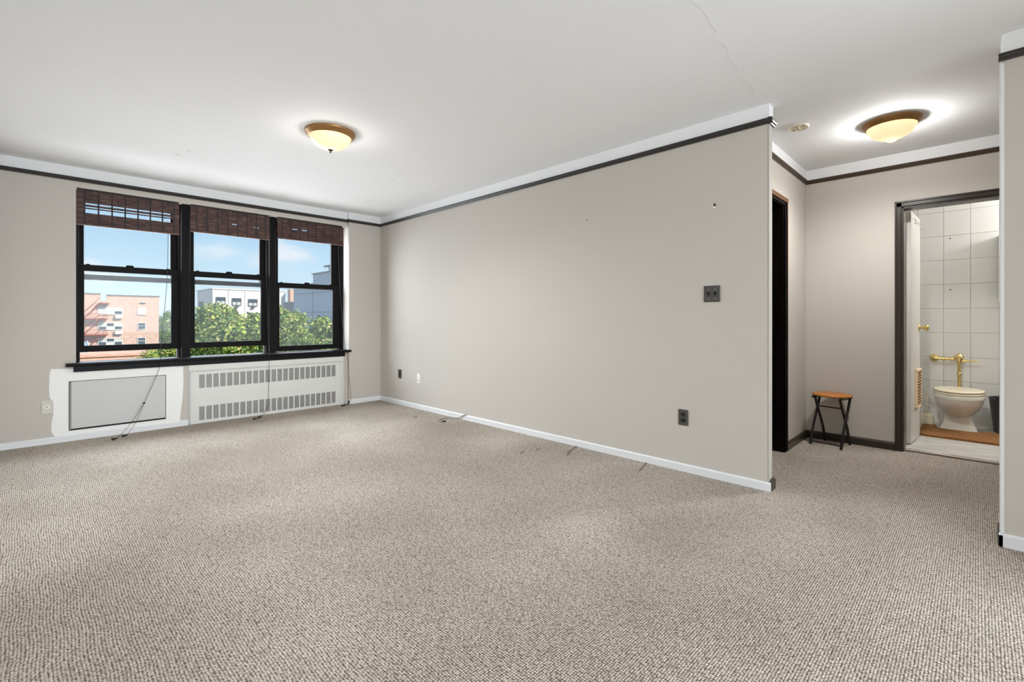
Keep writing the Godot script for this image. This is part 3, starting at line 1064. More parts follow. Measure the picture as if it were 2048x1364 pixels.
func outlet(z: float, y: float, label: String) -> void:
	var t := thing("wall_outlet", label, "outlet", Vector3(XR, y - 0.057, z))
	obj("plate", bx(XR - 0.007, y - 0.057, z - 0.037, XR, y + 0.057, z + 0.037, 0.004), M.plate_dark, t)
	for dy in [-0.0195, 0.0195]:
		var st := new_st()
		lathe(st, [Vector2(0.017, 0.005), Vector2(0.0165, 0.0095), Vector2(0.0, 0.0095)], Transform3D(Basis(Vector3.BACK, PI / 2), Vector3(XR, y + dy, z)), 20)
		obj("receptacle", st, M.black, t)
	var s2 := new_st()
	lathe(s2, [Vector2(0.0035, 0.006), Vector2(0.003, 0.0085), Vector2(0.0, 0.009)], Transform3D(Basis(Vector3.BACK, PI / 2), Vector3(XR, y, z)), 10)
	obj("screw", s2, M.screw, t)

func ceiling_lamp(called: String, label: String, c: Vector2, r: float, glass: Material, finial: bool, energy: float, col: Color, side: float) -> void:
	var t := thing(called, label, "ceiling lamp", Vector3(c.x, H, c.y))
	var p := at(Vector3(c.x, H, c.y))
	var st := new_st()
	lathe(st, [Vector2(r, 0.0), Vector2(r, -0.010), Vector2(r * 0.985, -0.016), Vector2(r * 0.95, -0.019), Vector2(r * 0.93, -0.026), Vector2(r * 0.90, -0.030), Vector2(r * 0.88, -0.037), Vector2(r * 0.84, -0.040), Vector2(r * 0.82, -0.036), Vector2(r * 0.8, 0.0)], p, 64)
	obj("rim", st, M.bronze, t)
	st = new_st()
	var b := []
	for k in 15:
		var a := PI / 2 * k / 14.0
		b.append(Vector2(r * 0.81 * cos(a), -0.030 - 0.098 * sin(a)))
	if not finial:         # a moulded glass nipple at the lowest point
		b.pop_back()
		b.pop_back()
		for e in [[0.030, -0.130], [0.024, -0.137], [0.012, -0.142], [0.0, -0.143]]:
			b.append(Vector2(e[0], e[1]))
	lathe(st, b, p, 64)
	obj("glass_bowl", st, glass, t)
	if finial:
		st = new_st()
		lathe(st, [Vector2(0.0, -0.124), Vector2(0.020, -0.128), Vector2(0.018, -0.132), Vector2(0.006, -0.138), Vector2(0.004, -0.142), Vector2(0.007, -0.147), Vector2(0.0, -0.153)], p, 20)
		obj("finial", st, M.bronze_dark, t)
	# the bulb: a little light all round, most of it down through the glass below the metal pan
	var l := OmniLight3D.new()
	l.name = "lamp_light"
	l.position = Vector3(0, -0.103, 0)
	l.light_energy = energy * side
	l.light_color = col
	l.light_size = 0.04
	l.omni_range = 12.0
	l.omni_attenuation = 2.0
	l.shadow_enabled = true
	t.add_child(l, true)
	var sp := SpotLight3D.new()
	sp.name = "lamp_light"
	sp.position = Vector3(0, -0.103, 0)
	sp.rotation.x = -PI / 2
	sp.light_energy = energy * (1.0 - side)
	sp.light_color = col
	sp.light_size = 0.04
	sp.spot_range = 12.0
	sp.spot_attenuation = 2.0
	sp.spot_angle = 82.0
	sp.spot_angle_attenuation = 0.9
	sp.shadow_enabled = true
	t.add_child(sp, true)

func lamps() -> void:
	ceiling_lamp("ceiling_lamp", "bronze rimmed bowl ceiling lamp with a finial in the living room", Vector2(1.53, -3.40), 0.176, M.bowl, true, ROOM_LAMP, Color(1.0, 0.99, 0.975), 0.03)
	ceiling_lamp("ceiling_lamp", "bronze rimmed bowl ceiling lamp without finial over the hall", Vector2(4.20, -0.43), 0.168, M.bowl_hall, false, HALL_LAMP, Color(1.0, 0.995, 0.985), 0.15)
	var t := thing("smoke_detector", "flat round cream detector base on the hall ceiling", "smoke detector", Vector3(3.84, H, -0.915))
	var st := new_st()
	lathe(st, [Vector2(0.068, 0.0), Vector2(0.067, -0.008), Vector2(0.060, -0.013), Vector2(0.053, -0.009), Vector2(0.0, -0.009)], at(Vector3(3.84, H, -0.915)), 40)
	obj("base", st, M.detector, t)
	obj("bracket", bx(3.805, H - 0.017, -0.925, 3.875, H - 0.008, -0.905, 0.003), mat(c8(206, 190, 160), 0.5), t)
	for e in [[3.868, -0.952], [3.812, -0.878]]:
		st = new_st()
		lathe(st, [Vector2(0.008, -0.008), Vector2(0.006, -0.012), Vector2(0.0, -0.012)], at(Vector3(e[0], H, e[1])), 12)
		obj("screw", st, M.plate_dark, t)
	# bathroom light: a bar with two globes above the mirror cabinet
	t = thing("vanity_lamp", "vanity lamp with two globes above the mirror cabinet", "lamp", Vector3(6.62, 2.16, 0.86))
	obj("back_bar", bx(6.585, 2.12, 0.64, 6.614, 2.20, 1.08, 0.004), M.chrome, t)
	for z in [0.76, 0.96]:
		st = new_st()
		tube(st, [Vector3(6.60, 2.16, z), Vector3(6.47, 2.16, z)], 0.012, 10)
		obj("arm", st, M.chrome, t)
		st = new_st()
		lathe(st, [Vector2(0.0, -0.05), Vector2(0.025, -0.043), Vector2(0.043, -0.025), Vector2(0.05, 0.0), Vector2(0.043, 0.025), Vector2(0.025, 0.043), Vector2(0.0, 0.05)], at(Vector3(6.42, 2.16, z)), 24)
		obj("globe", st, M.bulb, t)
		var l := OmniLight3D.new()
		l.name = "lamp_light"
		l.position = Vector3(-0.20, 0.0, z - 0.86)
		l.light_energy = BATH_LAMP
		l.light_color = Color(1.0, 0.995, 0.99)
		l.light_size = 0.045
		l.omni_range = 8.0
		l.omni_attenuation = 2.0
		l.shadow_enabled = true
		t.add_child(l, true)

# ---------------------------------------------------------------- hall and bathroom things
func stool() -> void:
	var t := thing("stool", "small folding stool with a round wooden seat and dark metal legs", "stool", Vector3(4.884, 0, -0.906), -0.183)
	var c := Vector3(4.884, 0, -0.906)
	var st := new_st()
	lathe(st, [Vector2(0.0, 0.428), Vector2(0.138, 0.428), Vector2(0.146, 0.433), Vector2(0.147, 0.441), Vector2(0.142, 0.446), Vector2(0.0, 0.447)], at(c), 48)
	obj("seat", st, M.wood_seat, t)
	st = new_st()
	box(st, c + Vector3(-0.115, 0.408, -0.115), c + Vector3(0.115, 0.428, -0.095), 0.003)
	box(st, c + Vector3(-0.115, 0.408, 0.095), c + Vector3(0.115, 0.428, 0.115), 0.003)
	obj("seat_bearer", st, M.stool_metal, t)
	# two crossing frames: the wider one stands in front, the narrower behind; every leg has a soft bend at the pivot
	for s in [-1.0, 1.0]:
		for e in [[0.056, -0.128, 0.117], [-0.093, 0.109, 0.095]]:
			var z: float = s * e[2]
			var dx: float = e[1] - e[0]
			st = new_st()
			tube(st, curve([c + Vector3(e[0], 0.418, z), c + Vector3(e[0] + dx * 0.22, 0.33, z), c + Vector3(e[0] + dx * 0.52, 0.23, z), c + Vector3(e[0] + dx * 0.78, 0.13, z), c + Vector3(e[1], 0.004, z)], 5), 0.0105, 10)
			obj("leg", st, M.stool_metal, t)
	for e in [[Vector3(-0.055, 0.335, 0.095), Vector3(-0.055, 0.335, -0.095)], [Vector3(-0.118, 0.03, 0.117), Vector3(-0.118, 0.03, -0.117)], [Vector3(0.095, 0.06, 0.095), Vector3(0.095, 0.06, -0.095)]]:
		st = new_st()
		tube(st, [c + e[0], c + e[1]], 0.0055, 8)
		obj("crossbar", st, M.stool_metal, t)

func oval(cx: float, y: float, cz: float, front: float, back: float, half: float, n := 40, square := 1.0) -> Array:
	# egg-shaped ring: front towards -x
	var o := []
	for k in n:
		var a := TAU * k / n
		var ca := cos(a)
		var sa := sin(a)
		var px := -front * ca if ca > 0 else -back * signf(ca) * pow(absf(ca), square)
		o.append(Vector3(cx + px, y, cz + half * signf(sa) * pow(absf(sa), lerpf(1.0, square, 0.5))))
	return o

func toilet() -> void:
	var cz := -0.135
	var cx := 6.27
	var t := thing("toilet", "white toilet with a closed cream lid in the bathroom", "toilet", Vector3(6.3, 0.02, cz))
	var st := new_st()
	loft(st, [oval(cx + 0.04, 0.150, cz, 0.105, 0.16, 0.080), oval(cx + 0.03, 0.19, cz, 0.15, 0.18, 0.112), oval(cx + 0.015, 0.235, cz, 0.20, 0.20, 0.145), oval(cx, 0.285, cz, 0.235, 0.22, 0.168), oval(cx, 0.325, cz, 0.25, 0.24, 0.176), oval(cx, 0.336, cz, 0.256, 0.25, 0.180), oval(cx, 0.344, cz, 0.263, 0.26, 0.186), oval(cx, 0.374, cz, 0.263, 0.26, 0.187), oval(cx, 0.380, cz, 0.256, 0.25, 0.180)])
	obj("bowl", st, M.porcelain, t)
	st = new_st()         # pedestal: flat-sided, flares to the floor
	var rings := []
	for e in [[0.02, 0.125, 0.25, 0.135], [0.04, 0.122, 0.25, 0.132], [0.09, 0.110, 0.24, 0.112], [0.14, 0.103, 0.22, 0.098], [0.19, 0.100, 0.20, 0.092], [0.22, 0.10, 0.19, 0.090]]:
		rings.append(oval(cx + 0.04, e[0], cz, e[1], e[2], e[3], 40, 0.35))
		for k in 40:      # a squarer front
			var p: Vector3 = rings[-1][k]
			if p.x < cx + 0.04:
				var u: float = (cx + 0.04 - p.x) / e[1]
				p.z = cz + signf(p.z - cz) * e[3] * pow(maxf(1.0 - pow(u, 5.0), 0.0), 0.5)
				rings[-1][k] = p
	loft(st, rings)
	obj("pedestal", st, M.porcelain, t)
	st = new_st()
	loft(st, [oval(cx - 0.005, 0.382, cz, 0.252, 0.20, 0.180), oval(cx - 0.005, 0.386, cz, 0.258, 0.205, 0.185), oval(cx - 0.005, 0.396, cz, 0.258, 0.205, 0.185), oval(cx - 0.005, 0.400, cz, 0.252, 0.20, 0.180)])
	obj("seat", st, M.seat_cream, t)
	st = new_st()
	loft(st, [oval(cx - 0.005, 0.404, cz, 0.248, 0.20, 0.176), oval(cx - 0.005, 0.407, cz, 0.256, 0.205, 0.184), oval(cx - 0.005, 0.417, cz, 0.256, 0.205, 0.184), oval(cx - 0.005, 0.424, cz, 0.244, 0.195, 0.172), oval(cx - 0.005, 0.428, cz, 0.18, 0.15, 0.12), oval(cx - 0.005, 0.429, cz, 0.05, 0.05, 0.04)])
	obj("lid", st, M.seat_cream, t)
	st = new_st()
	for s in [-0.075, 0.075]:
		tube(st, [Vector3(cx + 0.205, 0.395, cz + s - 0.02), Vector3(cx + 0.205, 0.395, cz + s + 0.02)], 0.012, 10)
	obj("hinge", st, M.seat_cream, t)
	# brass flush valve on the tiled wall
	t = thing("flush_valve", "brass flush valve and pipe on the tiles above the toilet", "flush valve", Vector3(6.614, 0.43, cz))
	var vx := 6.535
	var vy := 0.692
	st = new_st()
	lathe(st, [Vector2(0.0, 0.0), Vector2(0.040, 0.0), Vector2(0.038, 0.012), Vector2(0.024, 0.028), Vector2(0.017, 0.036), Vector2(0.017, 0.085), Vector2(0.0, 0.088)], Transform3D(Basis(Vector3.BACK, PI / 2), Vector3(6.614, vy, -0.325)), 32)
	obj("wall_flange", st, M.brass, t)
	st = new_st()
	tube(st, [Vector3(vx, vy, -0.325), Vector3(vx, vy, -0.165)], 0.0135, 14)
	lathe(st, [Vector2(0.0135, 0.0), Vector2(0.019, 0.004), Vector2(0.019, 0.02), Vector2(0.0135, 0.024)], Transform3D(Basis(Vector3.RIGHT, PI / 2), Vector3(vx, vy, -0.262)), 12)
	lathe(st, [Vector2(0.0135, 0.0), Vector2(0.020, 0.004), Vector2(0.020, 0.03), Vector2(0.0135, 0.034)], Transform3D(Basis(Vector3.RIGHT, PI / 2), Vector3(vx, vy, -0.205)), 12)
	obj("supply_pipe", st, M.brass, t)
	st = new_st()
	lathe(st, [Vector2(0.0, -0.055), Vector2(0.019, -0.050), Vector2(0.022, -0.030), Vector2(0.026, -0.012), Vector2(0.036, 0.004), Vector2(0.038, 0.020), Vector2(0.032, 0.034), Vector2(0.019, 0.044), Vector2(0.018, 0.052), Vector2(0.0, 0.055)], at(Vector3(vx, vy + 0.004, cz)), 32)
	obj("valve_body", st, M.brass, t)
	st = new_st()
	tube(st, [Vector3(vx, vy - 0.014, cz + 0.015), Vector3(vx, vy - 0.014, cz + 0.06)], 0.013, 12)
	tube(st, [Vector3(vx, vy - 0.014, cz + 0.055), Vector3(vx, vy - 0.012, cz + 0.135)], 0.0075, 10)
	obj("flush_handle", st, M.brass, t)
	st = new_st()
	tube(st, [Vector3(vx, vy - 0.04, cz), Vector3(vx, 0.384, cz)], 0.0145, 16)
	lathe(st, [Vector2(0.0145, 0.0), Vector2(0.0185, 0.004), Vector2(0.0185, 0.024), Vector2(0.0145, 0.028)], at(Vector3(vx, 0.53, cz)), 20)
	lathe(st, [Vector2(0.0145, 0.0), Vector2(0.021, 0.003), Vector2(0.021, 0.022), Vector2(0.0145, 0.026)], at(Vector3(vx, 0.39, cz)), 20)
	obj("flush_pipe", st, M.brass, t)
	# toilet brush in its holder, left of the toilet
	t = thing("toilet_brush", "white toilet brush in a round holder left of the toilet", "toilet brush", Vector3(6.46, 0.02, -0.375))
	st = new_st()
	var bc := Vector3(6.46, 0.02, -0.375)
	lathe(st, [Vector2(0.0, 0.0), Vector2(0.062, 0.0), Vector2(0.064, 0.008), Vector2(0.060, 0.05), Vector2(0.050, 0.095), Vector2(0.042, 0.108), Vector2(0.032, 0.110), Vector2(0.028, 0.100), Vector2(0.0, 0.10)], at(bc), 32)
	obj("holder", st, M.pvc, t)
	st = new_st()
	tube(st, [bc + Vector3(0, 0.10, 0), bc + Vector3(0.0, 0.30, 0.0)], 0.006, 10)
	lathe(st, [Vector2(0.006, 0.29), Vector2(0.010, 0.30), Vector2(0.009, 0.345), Vector2(0.0, 0.35)], at(bc), 12)
	obj("brush_handle", st, M.pvc, t)
	st = new_st()
	lathe(st, [Vector2(0.0, 0.09), Vector2(0.029, 0.10), Vector2(0.022, 0.115), Vector2(0.0, 0.118)], at(bc), 16)
	obj("collar", st, mat(c8(196, 178, 140), 0.5), t)
	# brown mat, hugging the foot of the toilet
	t = thing("bath_mat", "brown bath mat around the foot of the toilet", "mat", Vector3(6.05, 0.02, 0.05))
	st = new_st()
	var ol := PackedVector2Array()
	var corner := func(cx2: float, cz2: float, a0: float, a1: float, rad: float) -> void:
		for k in 7:
			var a := lerpf(a0, a1, k / 6.0)
			ol.append(Vector2(cx2 + cos(a) * rad, cz2 + sin(a) * rad))
	corner.call(5.83, -0.32, PI, PI * 1.5, 0.08)
	corner.call(6.28, -0.34, PI * 1.5, PI * 2.0, 0.06)
	for p in [[6.34, -0.295], [6.24, -0.29], [6.19, -0.265], [6.175, -0.22], [6.173, -0.05], [6.19, -0.005], [6.24, 0.02], [6.26, 0.03]]:
		ol.append(Vector2(p[0], p[1]))
	corner.call(6.20, 0.49, 0.0, PI * 0.5, 0.06)
	corner.call(5.83, 0.47, PI * 0.5, PI, 0.08)
	var ti := Geometry2D.triangulate_polygon(ol)
	for k in range(0, ti.size(), 3):
		tri(st, Vector3(ol[ti[k]].x, 0.038, ol[ti[k]].y), Vector3(ol[ti[k + 1]].x, 0.038, ol[ti[k + 1]].y), Vector3(ol[ti[k + 2]].x, 0.038, ol[ti[k + 2]].y), Vector3.UP)
	for k in ol.size():
		var a := ol[k]
		var b := ol[(k + 1) % ol.size()]
		var nn := Vector3(b.y - a.y, 0, a.x - b.x).normalized()
		quad(st, Vector3(a.x, 0.02, a.y), Vector3(b.x, 0.02, b.y), Vector3(b.x, 0.038, b.y), Vector3(a.x, 0.038, a.y), nn)
	obj("pile", st, M.coir, t)
	# dark basket right of the toilet
	t = thing("waste_basket", "dark grey plastic basket with a handle hole right of the toilet", "basket", Vector3(6.40, 0.02, 0.18))
	var wc := Vector3(6.43, 0.02, 0.275)
	var ring_of := func(y: float, r: float) -> Array:
		var row := []
		for k in 48:
			var a := TAU * k / 48
			row.append(wc + Vector3(cos(a) * r * 0.86, y, sin(a) * r * 1.08))
		return row
	st = new_st()
	loft(st, [ring_of.call(0.0, 0.150), ring_of.call(0.012, 0.158), ring_of.call(0.16, 0.172), ring_of.call(0.325, 0.188)], true, false)
	loft(st, [ring_of.call(0.325, 0.182), ring_of.call(0.012, 0.150)], false, true)
	obj("body", st, M.bin, t)
	st = new_st()
	rings = ring_of.call(0.327, 0.187)
	rings.append(rings[0])
	tube(st, rings, 0.007, 8, false)
	obj("rim", st, M.bin, t)
	for s in [PI * 1.12, PI * 0.12]:       # arched loop handles over the rim
		st = new_st()
		var hp := []
		for k in 17:
			var u := k / 16.0
			var a: float = s + (u - 0.5) * 1.0
			hp.append(wc + Vector3(cos(a) * 0.188 * 0.86, 0.322 + 0.048 * pow(sin(PI * u), 0.5), sin(a) * 0.188 * 1.08))
		tube(st, hp, 0.010, 8)
		obj("handle", st, M.bin, t)
	# mirror cabinet
	t = thing("mirror_cabinet", "white mirror cabinet at the right of the tiled wall", "cabinet", Vector3(6.57, 1.27, 0.40))
	obj("body", bx(6.55, 1.265, 0.140, 6.614, 1.912, 0.80, 0.003), M.plate_white, t)
	obj("mirror_door", bx(6.538, 1.27, 0.145, 6.55, 1.907, 0.795, 0.002), M.chrome, t)
	for e in [[1.925, -0.205], [1.398, -0.203]]:
		var s2 := new_st()
		lathe(s2, [Vector2(0.006, 0.0), Vector2(0.005, 0.004), Vector2(0.0, 0.0045)], Transform3D(Basis(Vector3.BACK, PI / 2), Vector3(6.614, e[0], e[1])), 12)
		tag(obj("screw_plug", s2, M.gap), "small dark plug in the tiles, " + ("the upper one" if e[0] > 1.6 else "the lower one"), "plug")

# ---------------------------------------------------------------- outdoors
func leaves(seed_: int, count: int, blobs: Array, size: float, cols: Array) -> ArrayMesh:
	var r := RandomNumberGenerator.new()
	r.seed = seed_
	var v := PackedVector3Array()
	var n := PackedVector3Array()
	var c := PackedColorArray()
	for i in count:
		var b: Array = blobs[r.randi() % blobs.size()]
		var d := Vector3(r.randfn(), r.randfn(), r.randfn()).normalized()
		var p: Vector3 = b[0] + d * b[1] * pow(r.randf(), 0.4) * (1.12 if r.randf() < 0.9 else 1.4) * Vector3(1, 0.85, 1)
		var nn := (d + Vector3(r.randfn(), r.randfn() + 0.5, r.randfn()) * 0.55).normalized()
		var t := nn.cross(Vector3(r.randfn(), r.randfn(), r.randfn())).normalized()
		var s := nn.cross(t)
		var L := size * r.randf_range(0.6, 1.3)
		var col: Color = cols[r.randi() % cols.size()]
		col = col.lerp(cols[(r.randi()) % cols.size()], r.randf())
		var tip := p + t * L
		var ml := p + t * L * 0.45 + s * L * 0.32 + nn * L * 0.08
		var mr := p + t * L * 0.45 - s * L * 0.32 + nn * L * 0.08
		for q in [[p, ml, tip], [p, tip, mr]]:
			var fn: Vector3 = (q[2] - q[0] as Vector3).cross(q[1] - q[0]).normalized()
			if fn.dot(nn) < 0:
				fn = -fn
			for e in q:
				v.append(e)
				n.append(fn)
				c.append(col)
	var arr := []
	arr.resize(Mesh.ARRAY_MAX)
	arr[Mesh.ARRAY_VERTEX] = v
	arr[Mesh.ARRAY_NORMAL] = n
	arr[Mesh.ARRAY_COLOR] = c
	var m := ArrayMesh.new()
	m.add_surface_from_arrays(Mesh.PRIMITIVE_TRIANGLES, arr)
	return m

func tree_kind(seed_: int, count: int, R: float, size: float, cols: Array) -> Array:
	var r := RandomNumberGenerator.new()
	r.seed = seed_
	var blobs := [[Vector3(0, -R * 0.3, 0), R * 0.75]]
	for k in 11:
		var a := r.randf() * TAU
		blobs.append([Vector3(cos(a) * R * 0.62, r.randf_range(-0.75, 0.62) * R, sin(a) * R * 0.62), R * r.randf_range(0.30, 0.46)])
	for k in 4:
		blobs.append([Vector3(r.randf_range(-0.4, 0.4) * R, R * r.randf_range(0.5, 0.8), r.randf_range(-0.4, 0.4) * R), R * r.randf_range(0.2, 0.3)])
	var st := new_st()
	for b in blobs:
		tube(st, curve([Vector3(0, -R * 1.3, 0), b[0] * 0.45 + Vector3(0, -R * 0.4, 0), b[0]], 4), R * 0.022, 6)
	return [leaves(seed_ + 1, count, blobs, size, cols), st.commit(), R]

func tree(kind: Array, u: float, F: float, top: float, label: String, k := 1.0, group := "street trees seen through the window") -> void:
	var a := (u - 1024.0) / 942.0
	var x := F * (0.7108 + a * 0.7034)
	var z := F * (-0.7034 + a * 0.7108)
	var R: float = kind[2] * k
	var yc := top - R * 0.92
	var t := thing("tree", label, "tree", Vector3(x, -13.0, z), 0.0, group)
	var cr := MeshInstance3D.new()
	cr.name = "crown"
	cr.mesh = kind[0]
	cr.material_override = M.leaf
	cr.set_meta("kind", "stuff")
	t.add_child(cr, true)
	cr.position = Vector3(0, yc + 13.0, 0)
	cr.scale = Vector3.ONE * k
	cr.rotation.y = fmod(u * 0.37, TAU)
	var br := MeshInstance3D.new()
	br.name = "branches"
	br.mesh = kind[1]
	br.material_override = M.bark
	t.add_child(br, true)
	br.position = cr.position
	br.scale = cr.scale
	br.rotation.y = cr.rotation.y
	var st := new_st()
	var hgt := yc - R * 1.25 + 13.0
	lathe(st, [Vector2(0.34 * k, 0.0), Vector2(0.24 * k, 0.5), Vector2(0.19 * k, maxf(hgt * 0.6, 0.8)), Vector2(0.13 * k, maxf(hgt, 1.0))], Transform3D.IDENTITY, 10)
	var tr := MeshInstance3D.new()
	tr.name = "trunk"
	tr.mesh = st.commit()
	tr.material_override = M.bark
	t.add_child(tr, true)

func far_window(t: Node3D, x0: float, x1: float, y0: float, y1: float, z: float, panes: int, frame: Material, glass: Array, split := true) -> void:
	# a framed window on a wall that faces +z: the frame a part, every pane a sub-part
	var st := new_st()
	var w := (x1 - x0) / panes
	var b := minf(0.10, w * 0.1)
	for k in panes + 1:
		var x := x0 + k * w
		box(st, Vector3(x - b * 0.5, y0, z), Vector3(x + b * 0.5, y1, z + 0.12))
	box(st, Vector3(x0, y0 - b * 0.7, z), Vector3(x1, y0 + b * 0.3, z + 0.16))
	box(st, Vector3(x0, y1 - b * 0.5, z), Vector3(x1, y1 + b * 0.5, z + 0.12))
	if split:
		box(st, Vector3(x0, (y0 + y1) / 2 - b * 0.4, z), Vector3(x1, (y0 + y1) / 2 + b * 0.4, z + 0.11))
	var f := obj("window", st, frame, t)
	for k in panes:
		for h in 2:
			var ya := y0 if h == 0 else (y0 + y1) / 2
			var yb := (y0 + y1) / 2 if h == 0 else y1
			obj("pane", bx(x0 + k * w, ya, z + 0.01, x0 + (k + 1) * w, yb, z + 0.06), glass[(k * 2 + h) % glass.size()], f)

func brick_building() -> void:
	var z := -116.5
	var t := thing("apartment_building", "pink brick apartment house with a rust red fire escape", "building", Vector3(4.0, -13.0, z - 6))
	var st := new_st()
	box(st, Vector3(-14.0, -13.0, z - 12.0), Vector3(17.3, 4.4, z))
	box(st, Vector3(-14.0, 4.4, z - 0.5), Vector3(8.45, 5.65, z))
	box(st, Vector3(9.35, 4.4, z - 0.5), Vector3(17.3, 5.45, z))
	obj("walls", st, M.brick, t)
	st = new_st()
	box(st, Vector3(-14.0, 5.65, z - 0.6), Vector3(8.5, 5.85, z + 0.1))
	box(st, Vector3(9.3, 5.45, z - 0.6), Vector3(17.4, 5.65, z + 0.1))
	obj("coping", st, M.coping, t)
	var gl := [M.pane_far, M.pane_light, M.pane_light, M.pane_far, M.pane_far, M.pane_light]
	var gl2 := [M.pane_light, M.pane_light, M.pane_light, M.pane_light, M.pane_far, M.pane_light]
	var ys := [[1.95, 3.20], [-0.95, 0.30], [-3.85, -2.60], [-6.75, -5.5]]
	for j in 4:
		far_window(t, 1.95, 6.10, ys[j][0], ys[j][1], z, 3, M.win_dark if j == 0 else M.win_frame, gl)
		far_window(t, 8.15, 11.60, ys[j][0], ys[j][1], z, 3, M.win_frame, gl2 if j == 0 else gl)
		far_window(t, 13.95, 15.15, ys[j][0], ys[j][1], z, 1, M.win_frame, [M.pane_light, M.pane_light] if j == 0 else [M.pane_far, M.pane_far])
		far_window(t, -5.2, -1.2, ys[j][0], ys[j][1], z, 3, M.win_frame, gl)
	for e in [[2.2, 1.15], [10.5, 1.15], [10.5, -1.85], [2.2, -1.85], [10.5, -4.6]]:
		obj("air_conditioner", bx(e[0], e[1], z, e[0] + 1.1, e[1] + 0.62, z + 0.45, 0.04), M.ac, t)
	obj("vent", bx(14.2, 4.0, z, 15.1, 4.25, z + 0.08), M.win_dark, t)
	# fire escape: landings with bearers and rails, stairs between them
	var land := []
	for y in [1.05, -1.92, -4.85]:
		st = new_st()
		for k in 9:
			box(st, Vector3(4.65, y, z + 0.10 + k * 0.12), Vector3(9.35, y + 0.06, z + 0.17 + k * 0.12))
		box(st, Vector3(4.6, y - 0.06, z + 1.05), Vector3(9.4, y + 0.16, z + 1.15))
		for x in [4.6, 6.9, 9.3]:
			box(st, Vector3(x, y - 0.10, z), Vector3(x + 0.1, y, z + 1.1))
		box(st, Vector3(4.6, y + 0.95, z + 1.06), Vector3(9.4, y + 1.03, z + 1.14))
		box(st, Vector3(4.6, y + 0.50, z + 1.07), Vector3(9.4, y + 0.55, z + 1.12))
		for k in 9:
			box(st, Vector3(4.62 + k * 0.59, y, z + 1.07), Vector3(4.67 + k * 0.59, y + 1.0, z + 1.12))
		for x in [4.6, 9.33]:
			box(st, Vector3(x, y + 0.95, z), Vector3(x + 0.07, y + 1.02, z + 1.1))
		obj("landing", st, M.rust, t)
	st = new_st()
	box(st, Vector3(8.1, 3.95, z), Vector3(9.7, 4.02, z + 1.0))
	for x in [8.1, 9.6]:
		box(st, Vector3(x, 3.85, z), Vector3(x + 0.1, 3.95, z + 1.0))
	obj("landing", st, M.rust, t)
	for e in [[6.0, 1.1, 8.6, 4.2], [6.0, -1.86, 8.5, 1.1], [6.2, -4.8, 8.5, -1.86]]:
		st = new_st()
		for dz in [0.35, 0.85]:
			tube(st, [Vector3(e[0], e[1], z + dz), Vector3(e[2], e[3], z + dz)], 0.09, 6)
			tube(st, [Vector3(e[0] - 0.2, e[1] + 0.8, z + dz), Vector3(e[2] - 0.2, e[3] + 0.8, z + dz)], 0.045, 6)
		for k in 10:
			var p := Vector3(e[0], e[1], z).lerp(Vector3(e[2], e[3], z), (k + 0.5) / 10.0)
			box(st, p + Vector3(-0.12, -0.02, 0.35), p + Vector3(0.12, 0.02, 0.85))
		obj("stair", st, M.rust, t)

